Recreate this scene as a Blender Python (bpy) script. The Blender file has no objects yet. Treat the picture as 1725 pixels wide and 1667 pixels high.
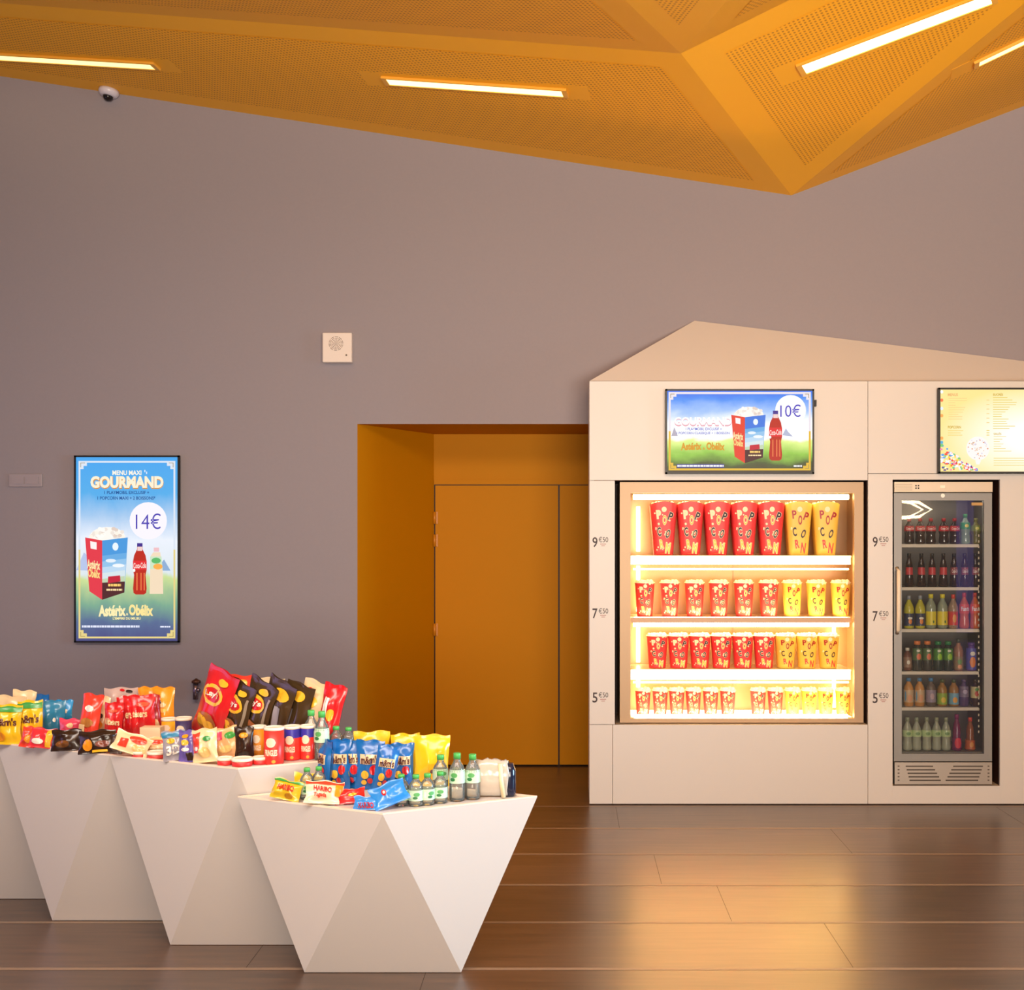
import bpy, bmesh, math, random
from mathutils import Vector, Matrix
R = math.radians
scene = bpy.context.scene
col = scene.collection

# ------------------------------------------------------------------ camera, world, light, exposure
F = 2000.0; CX = 960.0; CY = 905.0; H = 1.7      # focal length and principal point in pixels, eye height
cam_d = bpy.data.cameras.new('camera'); cam = bpy.data.objects.new('camera', cam_d); col.objects.link(cam)
cam.location = (0, 0, H); cam.rotation_euler = (R(90), 0, 0)
cam_d.sensor_fit = 'HORIZONTAL'; cam_d.sensor_width = 36; cam_d.lens = 36*F/1725
cam_d.shift_x = (862.5-CX)/1725; cam_d.shift_y = (CY-833.5)/1725
cam_d.clip_start = .05
scene.camera = cam
scene.view_settings.view_transform = 'Standard'; scene.view_settings.look = 'None'
scene.view_settings.exposure = 0.0; scene.view_settings.gamma = 1; scene.view_settings.use_curve_mapping = False
w = bpy.data.worlds.new('world'); scene.world = w; w.use_nodes = True
w.node_tree.nodes['Background'].inputs[0].default_value = (1, .86, .72, 1)
w.node_tree.nodes['Background'].inputs[1].default_value = .3
scene.cycles.max_bounces = 8; scene.cycles.diffuse_bounces = 4; scene.cycles.transparent_max_bounces = 16
scene.cycles.caustics_reflective = False; scene.cycles.caustics_refractive = False
scene.cycles.sample_clamp_indirect = 6

def area(name, loc, rot, sx, sy, power, colr):
    l = bpy.data.lights.new(name, 'AREA'); l.shape = 'RECTANGLE'; l.size = sx; l.size_y = sy; l.energy = power; l.color = colr
    o = bpy.data.objects.new(name, l); o.location = loc; o.rotation_euler = rot; col.objects.link(o); return o
# unseen uplight behind the camera, unseen key light overhead, cool window daylight from the right
fd_ = area('rear_uplight', (1.6, -4.7, 1.3), (R(117), 0, 0), 5.4, 2.0, 430, (1, .86, .71)); fd_.data.spread = R(85)  # added uplight, aimed upward to brighten the orange ceiling
cl_ = area('overhead_key_light', (-.9, 1.9, 4.1), (R(20), 0, 0), 6.0, 1.6, 255, (1, .88, .80)); cl_.data.spread = R(140)  # added high key light, standing in for unseen ceiling lamps
wl_ = area('window_daylight', (6.6, 4.1, 1.6), (R(90), 0, R(90)), 2.4, 2.2, 78, (.45, .76, 1)); wl_.data.spread = R(60)  # beam narrowed onto the counter facets so it misses the kiosk
vl_ = area('violet_wall_wash', (-6.3, 4.5, 1.3), (R(90), 0, R(-90)), 3.0, 1.6, 24, (.55, .42, 1))

# ------------------------------------------------------------------ materials
def lin(h):
    h = h.lstrip('#'); v = [int(h[i:i+2], 16)/255 for i in (0, 2, 4)]
    return tuple((c/12.92 if c <= .04045 else ((c+.055)/1.055)**2.4) for c in v)
_m = {}
def mt(hexc, rough=.5, metal=0.0, emit=0.0, noise=0.0, coat=0.0, nscale=8):
    k = (hexc, rough, metal, emit, noise, coat, nscale)
    if k in _m: return _m[k]
    m = bpy.data.materials.new('mat_'+hexc.strip('#')); m.use_nodes = True; nt = m.node_tree
    b = nt.nodes['Principled BSDF']; c = lin(hexc)
    b.inputs['Base Color'].default_value = (*c, 1); b.inputs['Roughness'].default_value = rough; b.inputs['Metallic'].default_value = metal
    b.inputs['Coat Weight'].default_value = coat; b.inputs['Coat Roughness'].default_value = .12
    if emit: b.inputs['Emission Color'].default_value = (*c, 1); b.inputs['Emission Strength'].default_value = emit
    if emit: b.inputs['Base Color'].default_value = (.02, .02, .02, 1); b.inputs['Specular IOR Level'].default_value = .1
    if noise:
        n = nt.nodes.new('ShaderNodeTexNoise'); n.inputs['Scale'].default_value = nscale; n.inputs['Detail'].default_value = 4
        tc = nt.nodes.new('ShaderNodeTexCoord'); nt.links.new(tc.outputs['Object'], n.inputs['Vector'])
        mr = nt.nodes.new('ShaderNodeMapRange'); mr.inputs['To Min'].default_value = 1-noise; mr.inputs['To Max'].default_value = 1+noise
        nt.links.new(n.outputs['Fac'], mr.inputs['Value'])
        mx = nt.nodes.new('ShaderNodeVectorMath'); mx.operation = 'SCALE'; mx.inputs[0].default_value = c
        nt.links.new(mr.outputs[0], mx.inputs['Scale']); nt.links.new(mx.outputs[0], b.inputs['Base Color'])
    _m[k] = m; return m

def clear_mat(name, tint, opacity, rough=.08):
    """thin clear plastic or glass: see-through with a tinted body and sharp reflections"""
    m = bpy.data.materials.new(name); m.use_nodes = True; nt = m.node_tree; nt.nodes.clear()
    out = nt.nodes.new('ShaderNodeOutputMaterial'); tr = nt.nodes.new('ShaderNodeBsdfTransparent'); tr.inputs[0].default_value = (*[min(1, .6+.4*t) for t in tint], 1)
    df = nt.nodes.new('ShaderNodeBsdfPrincipled'); df.inputs['Base Color'].default_value = (*tint, 1); df.inputs['Roughness'].default_value = rough
    m1 = nt.nodes.new('ShaderNodeMixShader'); m1.inputs[0].default_value = opacity
    nt.links.new(tr.outputs[0], m1.inputs[1]); nt.links.new(df.outputs[0], m1.inputs[2])
    gl = nt.nodes.new('ShaderNodeBsdfGlossy'); gl.inputs['Roughness'].default_value = rough
    fr = nt.nodes.new('ShaderNodeFresnel'); fr.inputs['IOR'].default_value = 1.45
    m2 = nt.nodes.new('ShaderNodeMixShader'); nt.links.new(fr.outputs[0], m2.inputs[0])
    nt.links.new(m1.outputs[0], m2.inputs[1]); nt.links.new(gl.outputs[0], m2.inputs[2]); nt.links.new(m2.outputs[0], out.inputs[0])
    return m
GLASS = clear_mat('door_glass', (.7, .72, .72), .02, .0)
PET = clear_mat('clear_plastic', (.80, .86, .82), .14, .06)
FILM = clear_mat('clear_film', (.86, .80, .70), .60, .15)
AMBER = clear_mat('amber_juice', (.62, .36, .10), .75, .1)

def floor_mat():
    m = bpy.data.materials.new('glossy_wood_floor'); m.use_nodes = True; nt = m.node_tree; b = nt.nodes['Principled BSDF']
    tc = nt.nodes.new('ShaderNodeTexCoord'); mp = nt.nodes.new('ShaderNodeMapping'); mp.inputs['Scale'].default_value = (1.2, 14, 1)
    nt.links.new(tc.outputs['Object'], mp.inputs[0])
    n = nt.nodes.new('ShaderNodeTexNoise'); n.inputs['Scale'].default_value = 2.2; n.inputs['Detail'].default_value = 6; n.inputs['Distortion'].default_value = .5
    nt.links.new(mp.outputs[0], n.inputs['Vector'])
    # each board row has its own tone
    sp = nt.nodes.new('ShaderNodeSeparateXYZ'); nt.links.new(tc.outputs['Object'], sp.inputs[0])
    a = nt.nodes.new('ShaderNodeMath'); a.operation = 'MULTIPLY_ADD'; a.inputs[1].default_value = 1/.565; a.inputs[2].default_value = -4.68/.565
    nt.links.new(sp.outputs['Y'], a.inputs[0]); fl = nt.nodes.new('ShaderNodeMath'); fl.operation = 'FLOOR'; nt.links.new(a.outputs[0], fl.inputs[0])
    wn = nt.nodes.new('ShaderNodeTexWhiteNoise'); wn.noise_dimensions = '1D'; nt.links.new(fl.outputs[0], wn.inputs['W'])
    ad = nt.nodes.new('ShaderNodeMath'); ad.operation = 'MULTIPLY_ADD'; ad.inputs[1].default_value = .3; nt.links.new(wn.outputs[0], ad.inputs[0]); nt.links.new(n.outputs['Fac'], ad.inputs[2])
    cr = nt.nodes.new('ShaderNodeValToRGB'); cr.color_ramp.elements[0].position = .3; cr.color_ramp.elements[1].position = .95
    cr.color_ramp.elements[0].color = (*lin('#38291f'), 1); cr.color_ramp.elements[1].color = (*lin('#624733'), 1)
    nt.links.new(ad.outputs[0], cr.inputs[0]); nt.links.new(cr.outputs[0], b.inputs['Base Color'])
    n2 = nt.nodes.new('ShaderNodeTexNoise'); n2.inputs['Scale'].default_value = 1.3; nt.links.new(tc.outputs['Object'], n2.inputs['Vector'])
    mr = nt.nodes.new('ShaderNodeMapRange'); mr.inputs['To Min'].default_value = .26; mr.inputs['To Max'].default_value = .36
    nt.links.new(n2.outputs['Fac'], mr.inputs[0]); nt.links.new(mr.outputs[0], b.inputs['Roughness'])
    b.inputs['IOR'].default_value = 2.1
    return m

def perf_mat():
    m = bpy.data.materials.new('perforated_orange_panel'); m.use_nodes = True; nt = m.node_tree; b = nt.nodes['Principled BSDF']
    uv = nt.nodes.new('ShaderNodeUVMap'); sp = nt.nodes.new('ShaderNodeSeparateXYZ'); nt.links.new(uv.outputs[0], sp.inputs[0])
    def mth(op, a, bb=None, c=None):
        n = nt.nodes.new('ShaderNodeMath'); n.operation = op
        for i, x in enumerate((a, bb, c)):
            if x is None: continue
            if isinstance(x, (int, float)): n.inputs[i].default_value = x
            else: nt.links.new(x, n.inputs[i])
        return n.outputs[0]
    u = mth('MULTIPLY', sp.outputs['X'], 1/.024); v = mth('MULTIPLY', sp.outputs['Y'], 1/.024)
    fu = mth('SUBTRACT', mth('FRACT', u), .5); fv = mth('SUBTRACT', mth('FRACT', v), .5)
    d2 = mth('ADD', mth('MULTIPLY', fu, fu), mth('MULTIPLY', fv, fv))
    hole = mth('LESS_THAN', d2, .075)
    mx = nt.nodes.new('ShaderNodeMix'); mx.data_type = 'RGBA'; nt.links.new(hole, mx.inputs[0])
    mx.inputs[6].default_value = (*lin(ORANGE), 1); mx.inputs[7].default_value = (*lin('#c8801a'), 1)
    nt.links.new(mx.outputs[2], b.inputs['Base Color']); b.inputs['Roughness'].default_value = .55
    return m
ORANGE = '#fdb41c'
orange = mt(ORANGE, .5)
orange_door = mt('#c27e00', .6); orange_door.node_tree.nodes['Principled BSDF'].inputs['Specular IOR Level'].default_value = .15
wallm = mt('#958d92', .75, noise=.03, nscale=60)
white = mt('#d9d3cd', .4, noise=.015, nscale=3)
dark = mt('#3a1f18', .5)
black = mt('#08080a', .45)

# ------------------------------------------------------------------ mesh helpers
def tag(o, label=None, cat=None, group=None, kind=None):
    if label: o['label'] = label
    if cat: o['category'] = cat
    if group: o['group'] = group
    if kind: o['kind'] = kind
    return o
def empty(name, loc, rot=(0, 0, 0)):
    o = bpy.data.objects.new(name, None); col.objects.link(o); o.location = loc; o.rotation_euler = rot; o.empty_display_size = .05; return o
def thing(name, label, cat, loc, group=None, rot=(0, 0, 0)):
    return tag(empty(name, loc, rot), label, cat, group)

_tx = {}
def text_geom(s, bold=0.0):
    k = (s, bold)
    if k in _tx: return _tx[k]
    c = bpy.data.curves.new('t', 'FONT'); c.body = s; c.size = 1; c.resolution_u = 3; c.offset = bold; c.fill_mode = 'BOTH'
    o = bpy.data.objects.new('t', c); me = o.to_mesh()
    vs = [(v.co.x, v.co.y) for v in me.vertices]; fs = [tuple(p.vertices) for p in me.polygons]
    o.to_mesh_clear(); bpy.data.objects.remove(o); bpy.data.curves.remove(c)
    x0 = min(v[0] for v in vs); x1 = max(v[0] for v in vs); y0 = min(v[1] for v in vs); y1 = max(v[1] for v in vs)
    vs = [((x-x0)/(x1-x0), (y-y0)/(y1-y0)) for x, y in vs]
    _tx[k] = (vs, fs, (x1-x0)/(y1-y0)); return _tx[k]

class MB:
    def __init__(s): s.v = []; s.f = []; s.mi = []; s.sm = []; s.mats = []; s.uv = {}
    def m(s, mat):
        if mat not in s.mats: s.mats.append(mat)
        return s.mats.index(mat)
    def add(s, vs, fs, mat, smooth=False):
        b = len(s.v); s.v += [tuple(v) for v in vs]; k = s.m(mat)
        for f in fs: s.f.append(tuple(b+i for i in f)); s.mi.append(k); s.sm.append(smooth)
        return s
    def poly(s, pts, mat): return s.add(pts, [tuple(range(len(pts)))], mat)
    def box(s, x0, x1, y0, y1, z0, z1, mat, M=None):
        vs = [(x, y, z) for x in (x0, x1) for y in (y0, y1) for z in (z0, z1)]
        if M is not None: vs = [M @ Vector(v) for v in vs]
        return s.add(vs, [(0, 1, 3, 2), (4, 6, 7, 5), (0, 4, 5, 1), (2, 3, 7, 6), (0, 2, 6, 4), (1, 5, 7, 3)], mat)
    def lathe(s, prof, mat, n=20, c=(0, 0, 0), smooth=True, cap=True):
        vs = []; fs = []
        for r, z in prof:
            for i in range(n):
                a = 2*math.pi*i/n; vs.append((c[0]+r*math.cos(a), c[1]+r*math.sin(a), c[2]+z))
        for j in range(len(prof)-1):
            for i in range(n):
                fs.append((j*n+i, j*n+(i+1) % n, (j+1)*n+(i+1) % n, (j+1)*n+i))
        s.add(vs, fs, mat, smooth)
        if cap:
            b = len(s.v)-len(vs)
            for base in (b, b+(len(prof)-1)*n):
                s.f.append(tuple(base+i for i in range(n))); s.mi.append(s.m(mat)); s.sm.append(False)
        return s
    def tube(s, pts, r, mat, n=8):
        pts = [Vector(p) for p in pts]; vs = []; fs = []
        for i, p in enumerate(pts):
            t = (pts[min(i+1, len(pts)-1)]-pts[max(i-1, 0)]).normalized()
            a = t.cross(Vector((0, 0, 1)) if abs(t.z) < .9 else Vector((1, 0, 0))).normalized(); b = t.cross(a)
            for k in range(n): an = 2*math.pi*k/n; vs.append(p+a*r*math.cos(an)+b*r*math.sin(an))
        for i in range(len(pts)-1):
            for k in range(n): fs.append((i*n+k, i*n+(k+1) % n, (i+1)*n+(k+1) % n, (i+1)*n+k))
        fs += [tuple(range(n)), tuple((len(pts)-1)*n+k for k in range(n))]
        return s.add(vs, fs, mat, True)
    def text(s, st, fn, mat, bold=0.0):
        """fn maps unit-square letter coordinates to 3D"""
        vs, fs, _ = text_geom(st, bold); return s.add([fn(a, b) for a, b in vs], fs, mat)
    def build(s, name, parent=None, origin=None, recalc=True, loc=None):
        vs = s.v
        if origin is not None: vs = [(x-origin[0], y-origin[1], z-origin[2]) for x, y, z in vs]
        me = bpy.data.meshes.new(name); me.from_pydata(vs, [], s.f)
        for m in s.mats: me.materials.append(m)
        me.polygons.foreach_set('material_index', s.mi); me.polygons.foreach_set('use_smooth', s.sm)
        if recalc:
            bm = bmesh.new(); bm.from_mesh(me); bmesh.ops.recalc_face_normals(bm, faces=bm.faces); bm.to_mesh(me); bm.free()
        me.update()
        o = bpy.data.objects.new(name, me); col.objects.link(o)
        if parent is not None: o.parent = parent
        if origin is not None and parent is None: o.location = origin
        if loc is not None: o.location = loc
        return o
def children(o): return [c for c in bpy.data.objects if c.parent is o]
def copy_tree(o, parent=None, kids=None):
    c = o.copy(); col.objects.link(c)
    if parent is not None: c.parent = parent
    for ch in (kids if kids is not None else children(o)): copy_tree(ch, c)
    return c

def P(px, py, D): return Vector(((px-CX)*D/F, D, H+(CY-py)*D/F))
DK = 7.556; DW = 8.04; DD = 8.83        # kiosk front, back wall, door wall
def KX(px, D=DK): return (px-CX)*D/F
def KZ(py, D=DK): return H+(CY-py)*D/F

# ------------------------------------------------------------------ ceiling
WS = [(-6.5, 5.221), (KX(0, DW), KZ(128, DW)), (KX(1333, DW), KZ(329, DW)), (KX(1725, DW), KZ(178, DW)), (5.0, 5.36), (7.0, 5.36)]
def wall_top(x):
    for (a, za), (b, zb) in zip(WS, WS[1:]):
        if a <= x <= b: return za+(zb-za)*(x-a)/(b-a)
    return WS[-1][1]
V1 = P(1333, 329, DW); V2 = P(1147, 90, 6.3); WL = Vector((-6.5, DW, 5.221)); W4 = Vector((5.0, DW, 5.36)); WR = Vector((7.0, DW, 5.36))
def hit(plane, px, py):
    a, b, c = plane; n = (b-a).cross(c-a); d = P(px, py, 1)-Vector((0, 0, H)); o = Vector((0, 0, H))
    t = n.dot(a-o)/n.dot(d); return o+d*t
PA = (V1, WL, V2)
L = hit(PA, -100, -2)
LL = Vector((-6.5, L.y+.35, 0)); n_ = (PA[1]-PA[0]).cross(PA[2]-PA[0]); LL.z = V1.z-(n_.x*(LL.x-V1.x)+n_.y*(LL.y-V1.y))/n_.z
Rr = P(1790, -48, 6.0); PC = (V1, V2, Rr); PE = (V1, Rr, W4)
S_ = hit(PC, 1460, -64)
T2 = P(1262, -42, 5.3); T1 = P(1005, -45, 5.3); PB = (V2, T1, L); PU = (V2, S_, T2); PT = (V2, T2, T1)
perf = perf_mat()
cm = MB(); uvs = []
def inset(poly, dists, n):
    out = []; k = len(poly); lines = []
    cen = sum(poly, Vector())/k
    for i in range(k):
        a, b = poly[i], poly[(i+1) % k]; d = (b-a).normalized(); nn = n.cross(d).normalized()
        if nn.dot(cen-a) < 0: nn = -nn
        lines.append((a+nn*dists[i], d))
    for i in range(k):
        (p, d), (q, e) = lines[i-1], lines[i]
        # intersection in plane
        w0 = q-p; dxe = d.cross(e); t = w0.cross(e).dot(dxe)/dxe.dot(dxe); out.append(p+d*t)
    return out
def facet(poly, dists=None):
    n = (poly[1]-poly[0]).cross(poly[2]-poly[0]).normalized()
    if n.z > 0: n = -n
    cm.poly(poly, orange); uvs.append(None)
    if dists:
        e1 = (poly[1]-poly[0]).normalized(); e2 = n.cross(e1)
        q = [p+n*.002 for p in inset(poly, dists, n)]
        cm.poly(q, perf); uvs.append([((p-poly[0]).dot(e1), (p-poly[0]).dot(e2)) for p in q])
facet([V1, V2, L, LL, WL], [.17, .17, .17, .1, .16])
facet([V2, T1, L], [.17, .1, .17])
facet([V2, V1, Rr, S_], [.19, .15, .1, .17])
facet([V1, W4, Rr], [.14, .1, .15])
facet([V2, T2, T1], [.13, .1, .13])
facet([V2, S_, T2], [.17, .1, .17])
zc = 4.35
B0 = Vector((-6.5, 4.5, 4.75)); B1 = Vector((-6.5, -5, zc)); B2 = Vector((7, -5, zc)); B3 = Vector((7, 5, 4.9))
for q in ([L, T1, B0], [LL, L, B0], [T1, T2, B2, B1], [T1, B1, B0], [T2, S_, B3], [T2, B3, B2], [S_, Rr, B3], [Rr, W4, B3], [W4, WR, B3]):
    for i in range(1, len(q)-1): cm.poly([q[0], q[i], q[i+1]], orange); uvs.append(None)
ceil = cm.build('ceiling', recalc=False); tag(ceil, kind='structure')
uvl = ceil.data.uv_layers.new(name='UVMap')
for p, u in zip(ceil.data.polygons, uvs):
    if u:
        for li, c_ in zip(p.loop_indices, u): uvl.data[li].uv = c_

def lamp(plane, pa, pb, wid, label, power):
    n = (plane[1]-plane[0]).cross(plane[2]-plane[0]).normalized()
    if n.z > 0: n = -n
    a = hit(plane, *pa); b = hit(plane, *pb); d = (b-a).normalized(); s = n.cross(d).normalized(); ln = (b-a).length
    M = Matrix((( d.x, s.x, n.x, a.x), (d.y, s.y, n.y, a.y), (d.z, s.z, n.z, a.z), (0, 0, 0, 1)))
    t = thing('linear_ceiling_light', label, 'ceiling light', (a+b)/2, 'linear lamps in the orange ceiling')
    mp = MB(); mp.box(-.16, ln+.16, -wid-.05, wid+.05, .0008, .0024, orange, M); mp.build('mounting_plate', t, (a+b)/2)
    fr = MB(); h = .012
    trim = mt('#f0b040', .4)
    for q in ((-.03, 0, -wid, wid), (ln, ln+.03, -wid, wid), (-.03, ln+.03, -wid-.01, -wid), (-.03, ln+.03, wid, wid+.01)):
        fr.box(q[0], q[1], q[2], q[3], .003, .006+h, trim, M)
    fr.build('frame', t, (a+b)/2)
    df = MB(); df.box(0, ln, -wid*.92, wid*.92, .005, .008+h*.6, mt('#ffd98c', .4, emit=power), M); df.build('diffuser', t, (a+b)/2)
lamp(PA, (-60, 90), (258, 109), .034, 'warm linear ceiling light cut off by the left edge, above the camera dome', 2.2)
lamp(PA, (654, 134), (948, 154), .038, 'warm linear ceiling light alone over the middle of the purple grey wall', 3.5)
lamp(PC, (1354, 113), (1668, -6), .048, 'longest and brightest linear ceiling light, running up to the top edge', 8)
lamp(PE, (1648, 104), (1790, 36), .036, 'linear ceiling light cut off by the right edge, above the kiosk', 3)
# dome camera
n0 = (PA[1]-PA[0]).cross(PA[2]-PA[0]).normalized(); n0 = n0 if n0.z < 0 else -n0
c0 = hit(PA, 184, 151.5)+n0*.001
q = Vector((0, 0, -1)).rotation_difference(n0)
t = thing('security_camera', 'small white dome security camera on the ceiling edge above the left wall', 'security camera', c0); t.rotation_euler = q.to_euler()
MB().lathe([(.066, 0), (.066, -.02), (.052, -.042), (.034, -.044)], mt('#d9d2da', .3), 28).build('housing', t)
MB().lathe([(.034, -.040), (.032, -.055), (.022, -.070), (.004, -.076)], mt('#1a1416', .08), 24).build('lens_dome', t)

# ------------------------------------------------------------------ room shell
XL = KX(602, DW); XR = .95; ZL = KZ(714, DW)
wm = MB()
def wquad(x0, x1, z0=0):
    wm.poly([(x0, DW, z0), (x1, DW, z0), (x1, DW, wall_top(x1)), (x0, DW, wall_top(x0))], wallm)
for a, b, z in ((-6.5, XL, 0), (XL, XR, ZL), (XR, V1.x, 0), (V1.x, 5.0, 0), (5.0, 7.0, 0)): wquad(a, b, z)
# splayed orange reveal of the doorway
JX = KX(731, DD)
wm.poly([(XL, DW, 0), (JX, DD, 0), (JX, DD, ZL), (XL, DW, ZL)], orange_door)
wm.poly([(XL, DW, ZL), (JX, DD, ZL), (XR, DD, ZL), (XR, DW, ZL)], orange_door)
wm.poly([(XR, DW, 0), (XR, DD, 0), (XR, DD, ZL), (XR, DW, ZL)], orange_door)
DZ = KZ(808, DD); dl = KX(733.5, DD); dm = KX(941.5, DD); dr = .86
wm.poly([(JX, DD, DZ), (XR, DD, DZ), (XR, DD, ZL), (JX, DD, ZL)], orange_door)
wm.poly([(JX, DD, 0), (dl-.01, DD, 0), (dl-.01, DD, DZ), (JX, DD, DZ)], orange_door)
wm.poly([(dr, DD, 0), (XR, DD, 0), (XR, DD, DZ), (dr, DD, DZ)], orange_door)
wm.poly([(dl-.02, DD+.06, 0), (dr+.01, DD+.06, 0), (dr+.01, DD+.06, DZ), (dl-.02, DD+.06, DZ)], dark)
tag(wm.build('wall_back'), kind='structure')
tr_ = MB(); tr_.box(dl-.008, dr, DD-.02, DD, KZ(816, DD), DZ, orange_door); tag(tr_.build('trim_1'), kind='structure')
dtop = KZ(817.5, DD)
for k, (a, b) in enumerate(((dl, dm-.006), (dm+.006, dr-.003))):
    d_ = MB(); d_.box(a, b, DD-.005, DD+.035, .012, dtop, orange_door); o = d_.build('door_%d' % (k+1), origin=((a+b)/2, DD, 0)); tag(o, kind='structure')
    if k == 0:
        for yy in (872, 910, 1060):
            hb = MB(); zz = KZ(yy, DD); hb.lathe([(.011, -.045), (.011, .045)], mt('#c97f14', .4), 10, (dl-.004-(a+b)/2, -.016, zz))
            hb.box(dl-.004-(a+b)/2, dl+.02-(a+b)/2, -.012, -.005, zz-.045, zz+.045, mt('#c97f14', .4)); hb.build('hinge', o)
rm = mt('#8c8484', .8)
def struct(name, polys, m=rm):
    b = MB()
    for p in polys: b.poly(p, m)
    tag(b.build(name), kind='structure')
struct('wall_left', [[(-6.5, -5, 0), (-6.5, DW, 0), (-6.5, DW, 5.3), (-6.5, -5, 5.3)]])
# right wall with its window opening, rear wall with the glazed foyer
struct('wall_right', [[(7, -5, 0), (7, DW, 0), (7, DW, .5), (7, -5, .5)], [(7, -5, 3.3), (7, DW, 3.3), (7, DW, 5.5), (7, -5, 5.5)],
                      [(7, 5.5, .5), (7, DW, .5), (7, DW, 3.3), (7, 5.5, 3.3)], [(7, -5, .5), (7, 2.6, .5), (7, 2.6, 3.3), (7, -5, 3.3)]])
struct('wall_rear', [[(-6.5, -5, 0), (7, -5, 0), (7, -5, .6), (-6.5, -5, .6)], [(-6.5, -5, 4.0), (7, -5, 4.0), (7, -5, 5.5), (-6.5, -5, 5.5)],
                     [(-6.5, -5, .6), (-3.6, -5, .6), (-3.6, -5, 4.0), (-6.5, -5, 4.0)], [(5.6, -5, .6), (7, -5, .6), (7, -5, 4.0), (5.6, -5, 4.0)]])
wf = MB()
for yy in (2.6, 3.9, 5.2, 5.45): wf.box(6.96, 7.02, yy, yy+.05, .5, 3.3, black)
for zz in (.5, 3.25): wf.box(6.96, 7.02, 2.6, 5.5, zz, zz+.05, black)
tag(wf.build('window_1'), kind='structure')
# floor with board joints
fm = floor_mat(); fb = MB(); fb.poly([(-6.5, -5, 0), (7, -5, 0), (7, DD+.1, 0), (-6.5, DD+.1, 0)], fm)
joint = mt('#86705c', .35); cut = mt('#2a1a12', .5)
rnd = random.Random(4)
known = {4: .29, 3: 1.52, 2: .45, 1: .717, 0: 1.12}
for k in range(-9, 6):
    y = 4.68+.565*k
    fb.poly([(-6.5, y-.013, .0006), (7, y-.013, .0006), (7, y+.013, .0006), (-6.5, y+.013, .0006)], joint)
    x = known.get(k, rnd.uniform(0, 2.4))-2.4*3
    while x < 7:
        if x > -6.5: fb.poly([(x-.0013, y+.015, .0004), (x+.0013, y+.015, .0004), (x+.0013, y+.55, .0004), (x-.0013, y+.55, .0004)], cut)
        x += 2.4
tag(fb.build('floor'), kind='structure')

# ------------------------------------------------------------------ kiosk
KL = KX(993); KT = KZ(641.5); KR = KX(2200)
kiosk = thing('kiosk', 'large white snack kiosk with a folded pitched top built against the grey wall', 'kiosk', (KL, DK, 0))
ko = (KL, DK, 0); g = .0016; th = .03
def kbox(b, x0, x1, y0, y1): b.box(KX(x0)+g, KX(x1)-g, DK, DK+th, max(.006, KZ(y1)+g), KZ(y0)-g, white)
pnl = MB(); kbox(pnl, 992.6, 1462, 641.5, 809); kbox(pnl, 992.6, 1036, 809.1, 1220); kbox(pnl, 992.6, 1032, 1220, 1356); pnl.build('front_panel', kiosk, ko)
pnl = MB(); kbox(pnl, 1032, 1462, 1220, 1356); pnl.build('front_panel', kiosk, ko)
pnl = MB(); kbox(pnl, 1462, 2200, 641.5, 797.5); pnl.build('front_panel', kiosk, ko)
pnl = MB(); kbox(pnl, 1462, 1504, 797.5, 1356); kbox(pnl, 1503.2, 1684.8, 797.5, 808); kbox(pnl, 1503.2, 1684.8, 1323, 1356); kbox(pnl, 1684, 2200, 797.5, 1356); pnl.build('front_panel', kiosk, ko)
for a_ in (KL, KR-.03): sd = MB(); sd.box(a_, a_+.03, DK+th, DW-.005, .006, KT, white); sd.build('side_panel', kiosk, ko)
rf = MB(); A_ = P(1170, 540, DW-.006); A2 = P(1725, 608, DW-.006); dA = (A2-A_); A3 = A_+dA*((KR-A_.x)/dA.x)
FL = Vector((KL, DK, KT)); FR = Vector((KR, DK, KT)); BL = Vector((KL, DW-.006, KT)); BR = Vector((KR, DW-.006, KT))
rf.poly([FL, FR, A3, A_], white); rf.poly([FL, A_, BL], white); rf.poly([FR, BR, A3], white); rf.poly([BL, A_, A3, BR], white); rf.poly([FL, BL, BR, FR], white)
rf.build('pitched_top', kiosk, ko)
sh = MB(); sh.box(KL+.03, KR-.03, DK+.045, DK+.06, 0, .008, black); sh.build('plinth', kiosk, ko)
# dark lined niches
def niche(x0, x1, y0, y1):
    b = MB(); X0, X1, Z0, Z1 = KX(x0), KX(x1), KZ(y1), KZ(y0); ya, yb = DK+.012, DW-.01
    b.poly([(X0, ya, Z0), (X0, yb, Z0), (X0, yb, Z1), (X0, ya, Z1)], dark); b.poly([(X1, ya, Z0), (X1, yb, Z0), (X1, yb, Z1), (X1, ya, Z1)], dark)
    b.poly([(X0, ya, Z1), (X1, ya, Z1), (X1, yb, Z1), (X0, yb, Z1)], dark); b.poly([(X0, ya, Z0), (X1, ya, Z0), (X1, yb, Z0), (X0, yb, Z0)], mt('#c9b49c', .5))
    b.poly([(X0, yb, Z0), (X1, yb, Z0), (X1, yb, Z1), (X0, yb, Z1)], dark); b.build('niche_lining', kiosk, ko)
niche(1036.4, 1460.6, 809.4, 1219.8); niche(1504.4, 1683.6, 808.4, 1322.8)
ink = mt('#3b2f33', .6); ink2 = mt('#b07d78', .6)
def flat_text(b, s, x0, x1, yb, yt, D, y, mat, bold=0.0):
    X0, X1, Z0, Z1 = KX(x0, D), KX(x1, D), KZ(yb, D), KZ(yt, D)
    b.text(s, lambda u, v: (X0+(X1-X0)*u, y, Z0+(Z1-Z0)*v), mat, bold)
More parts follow.
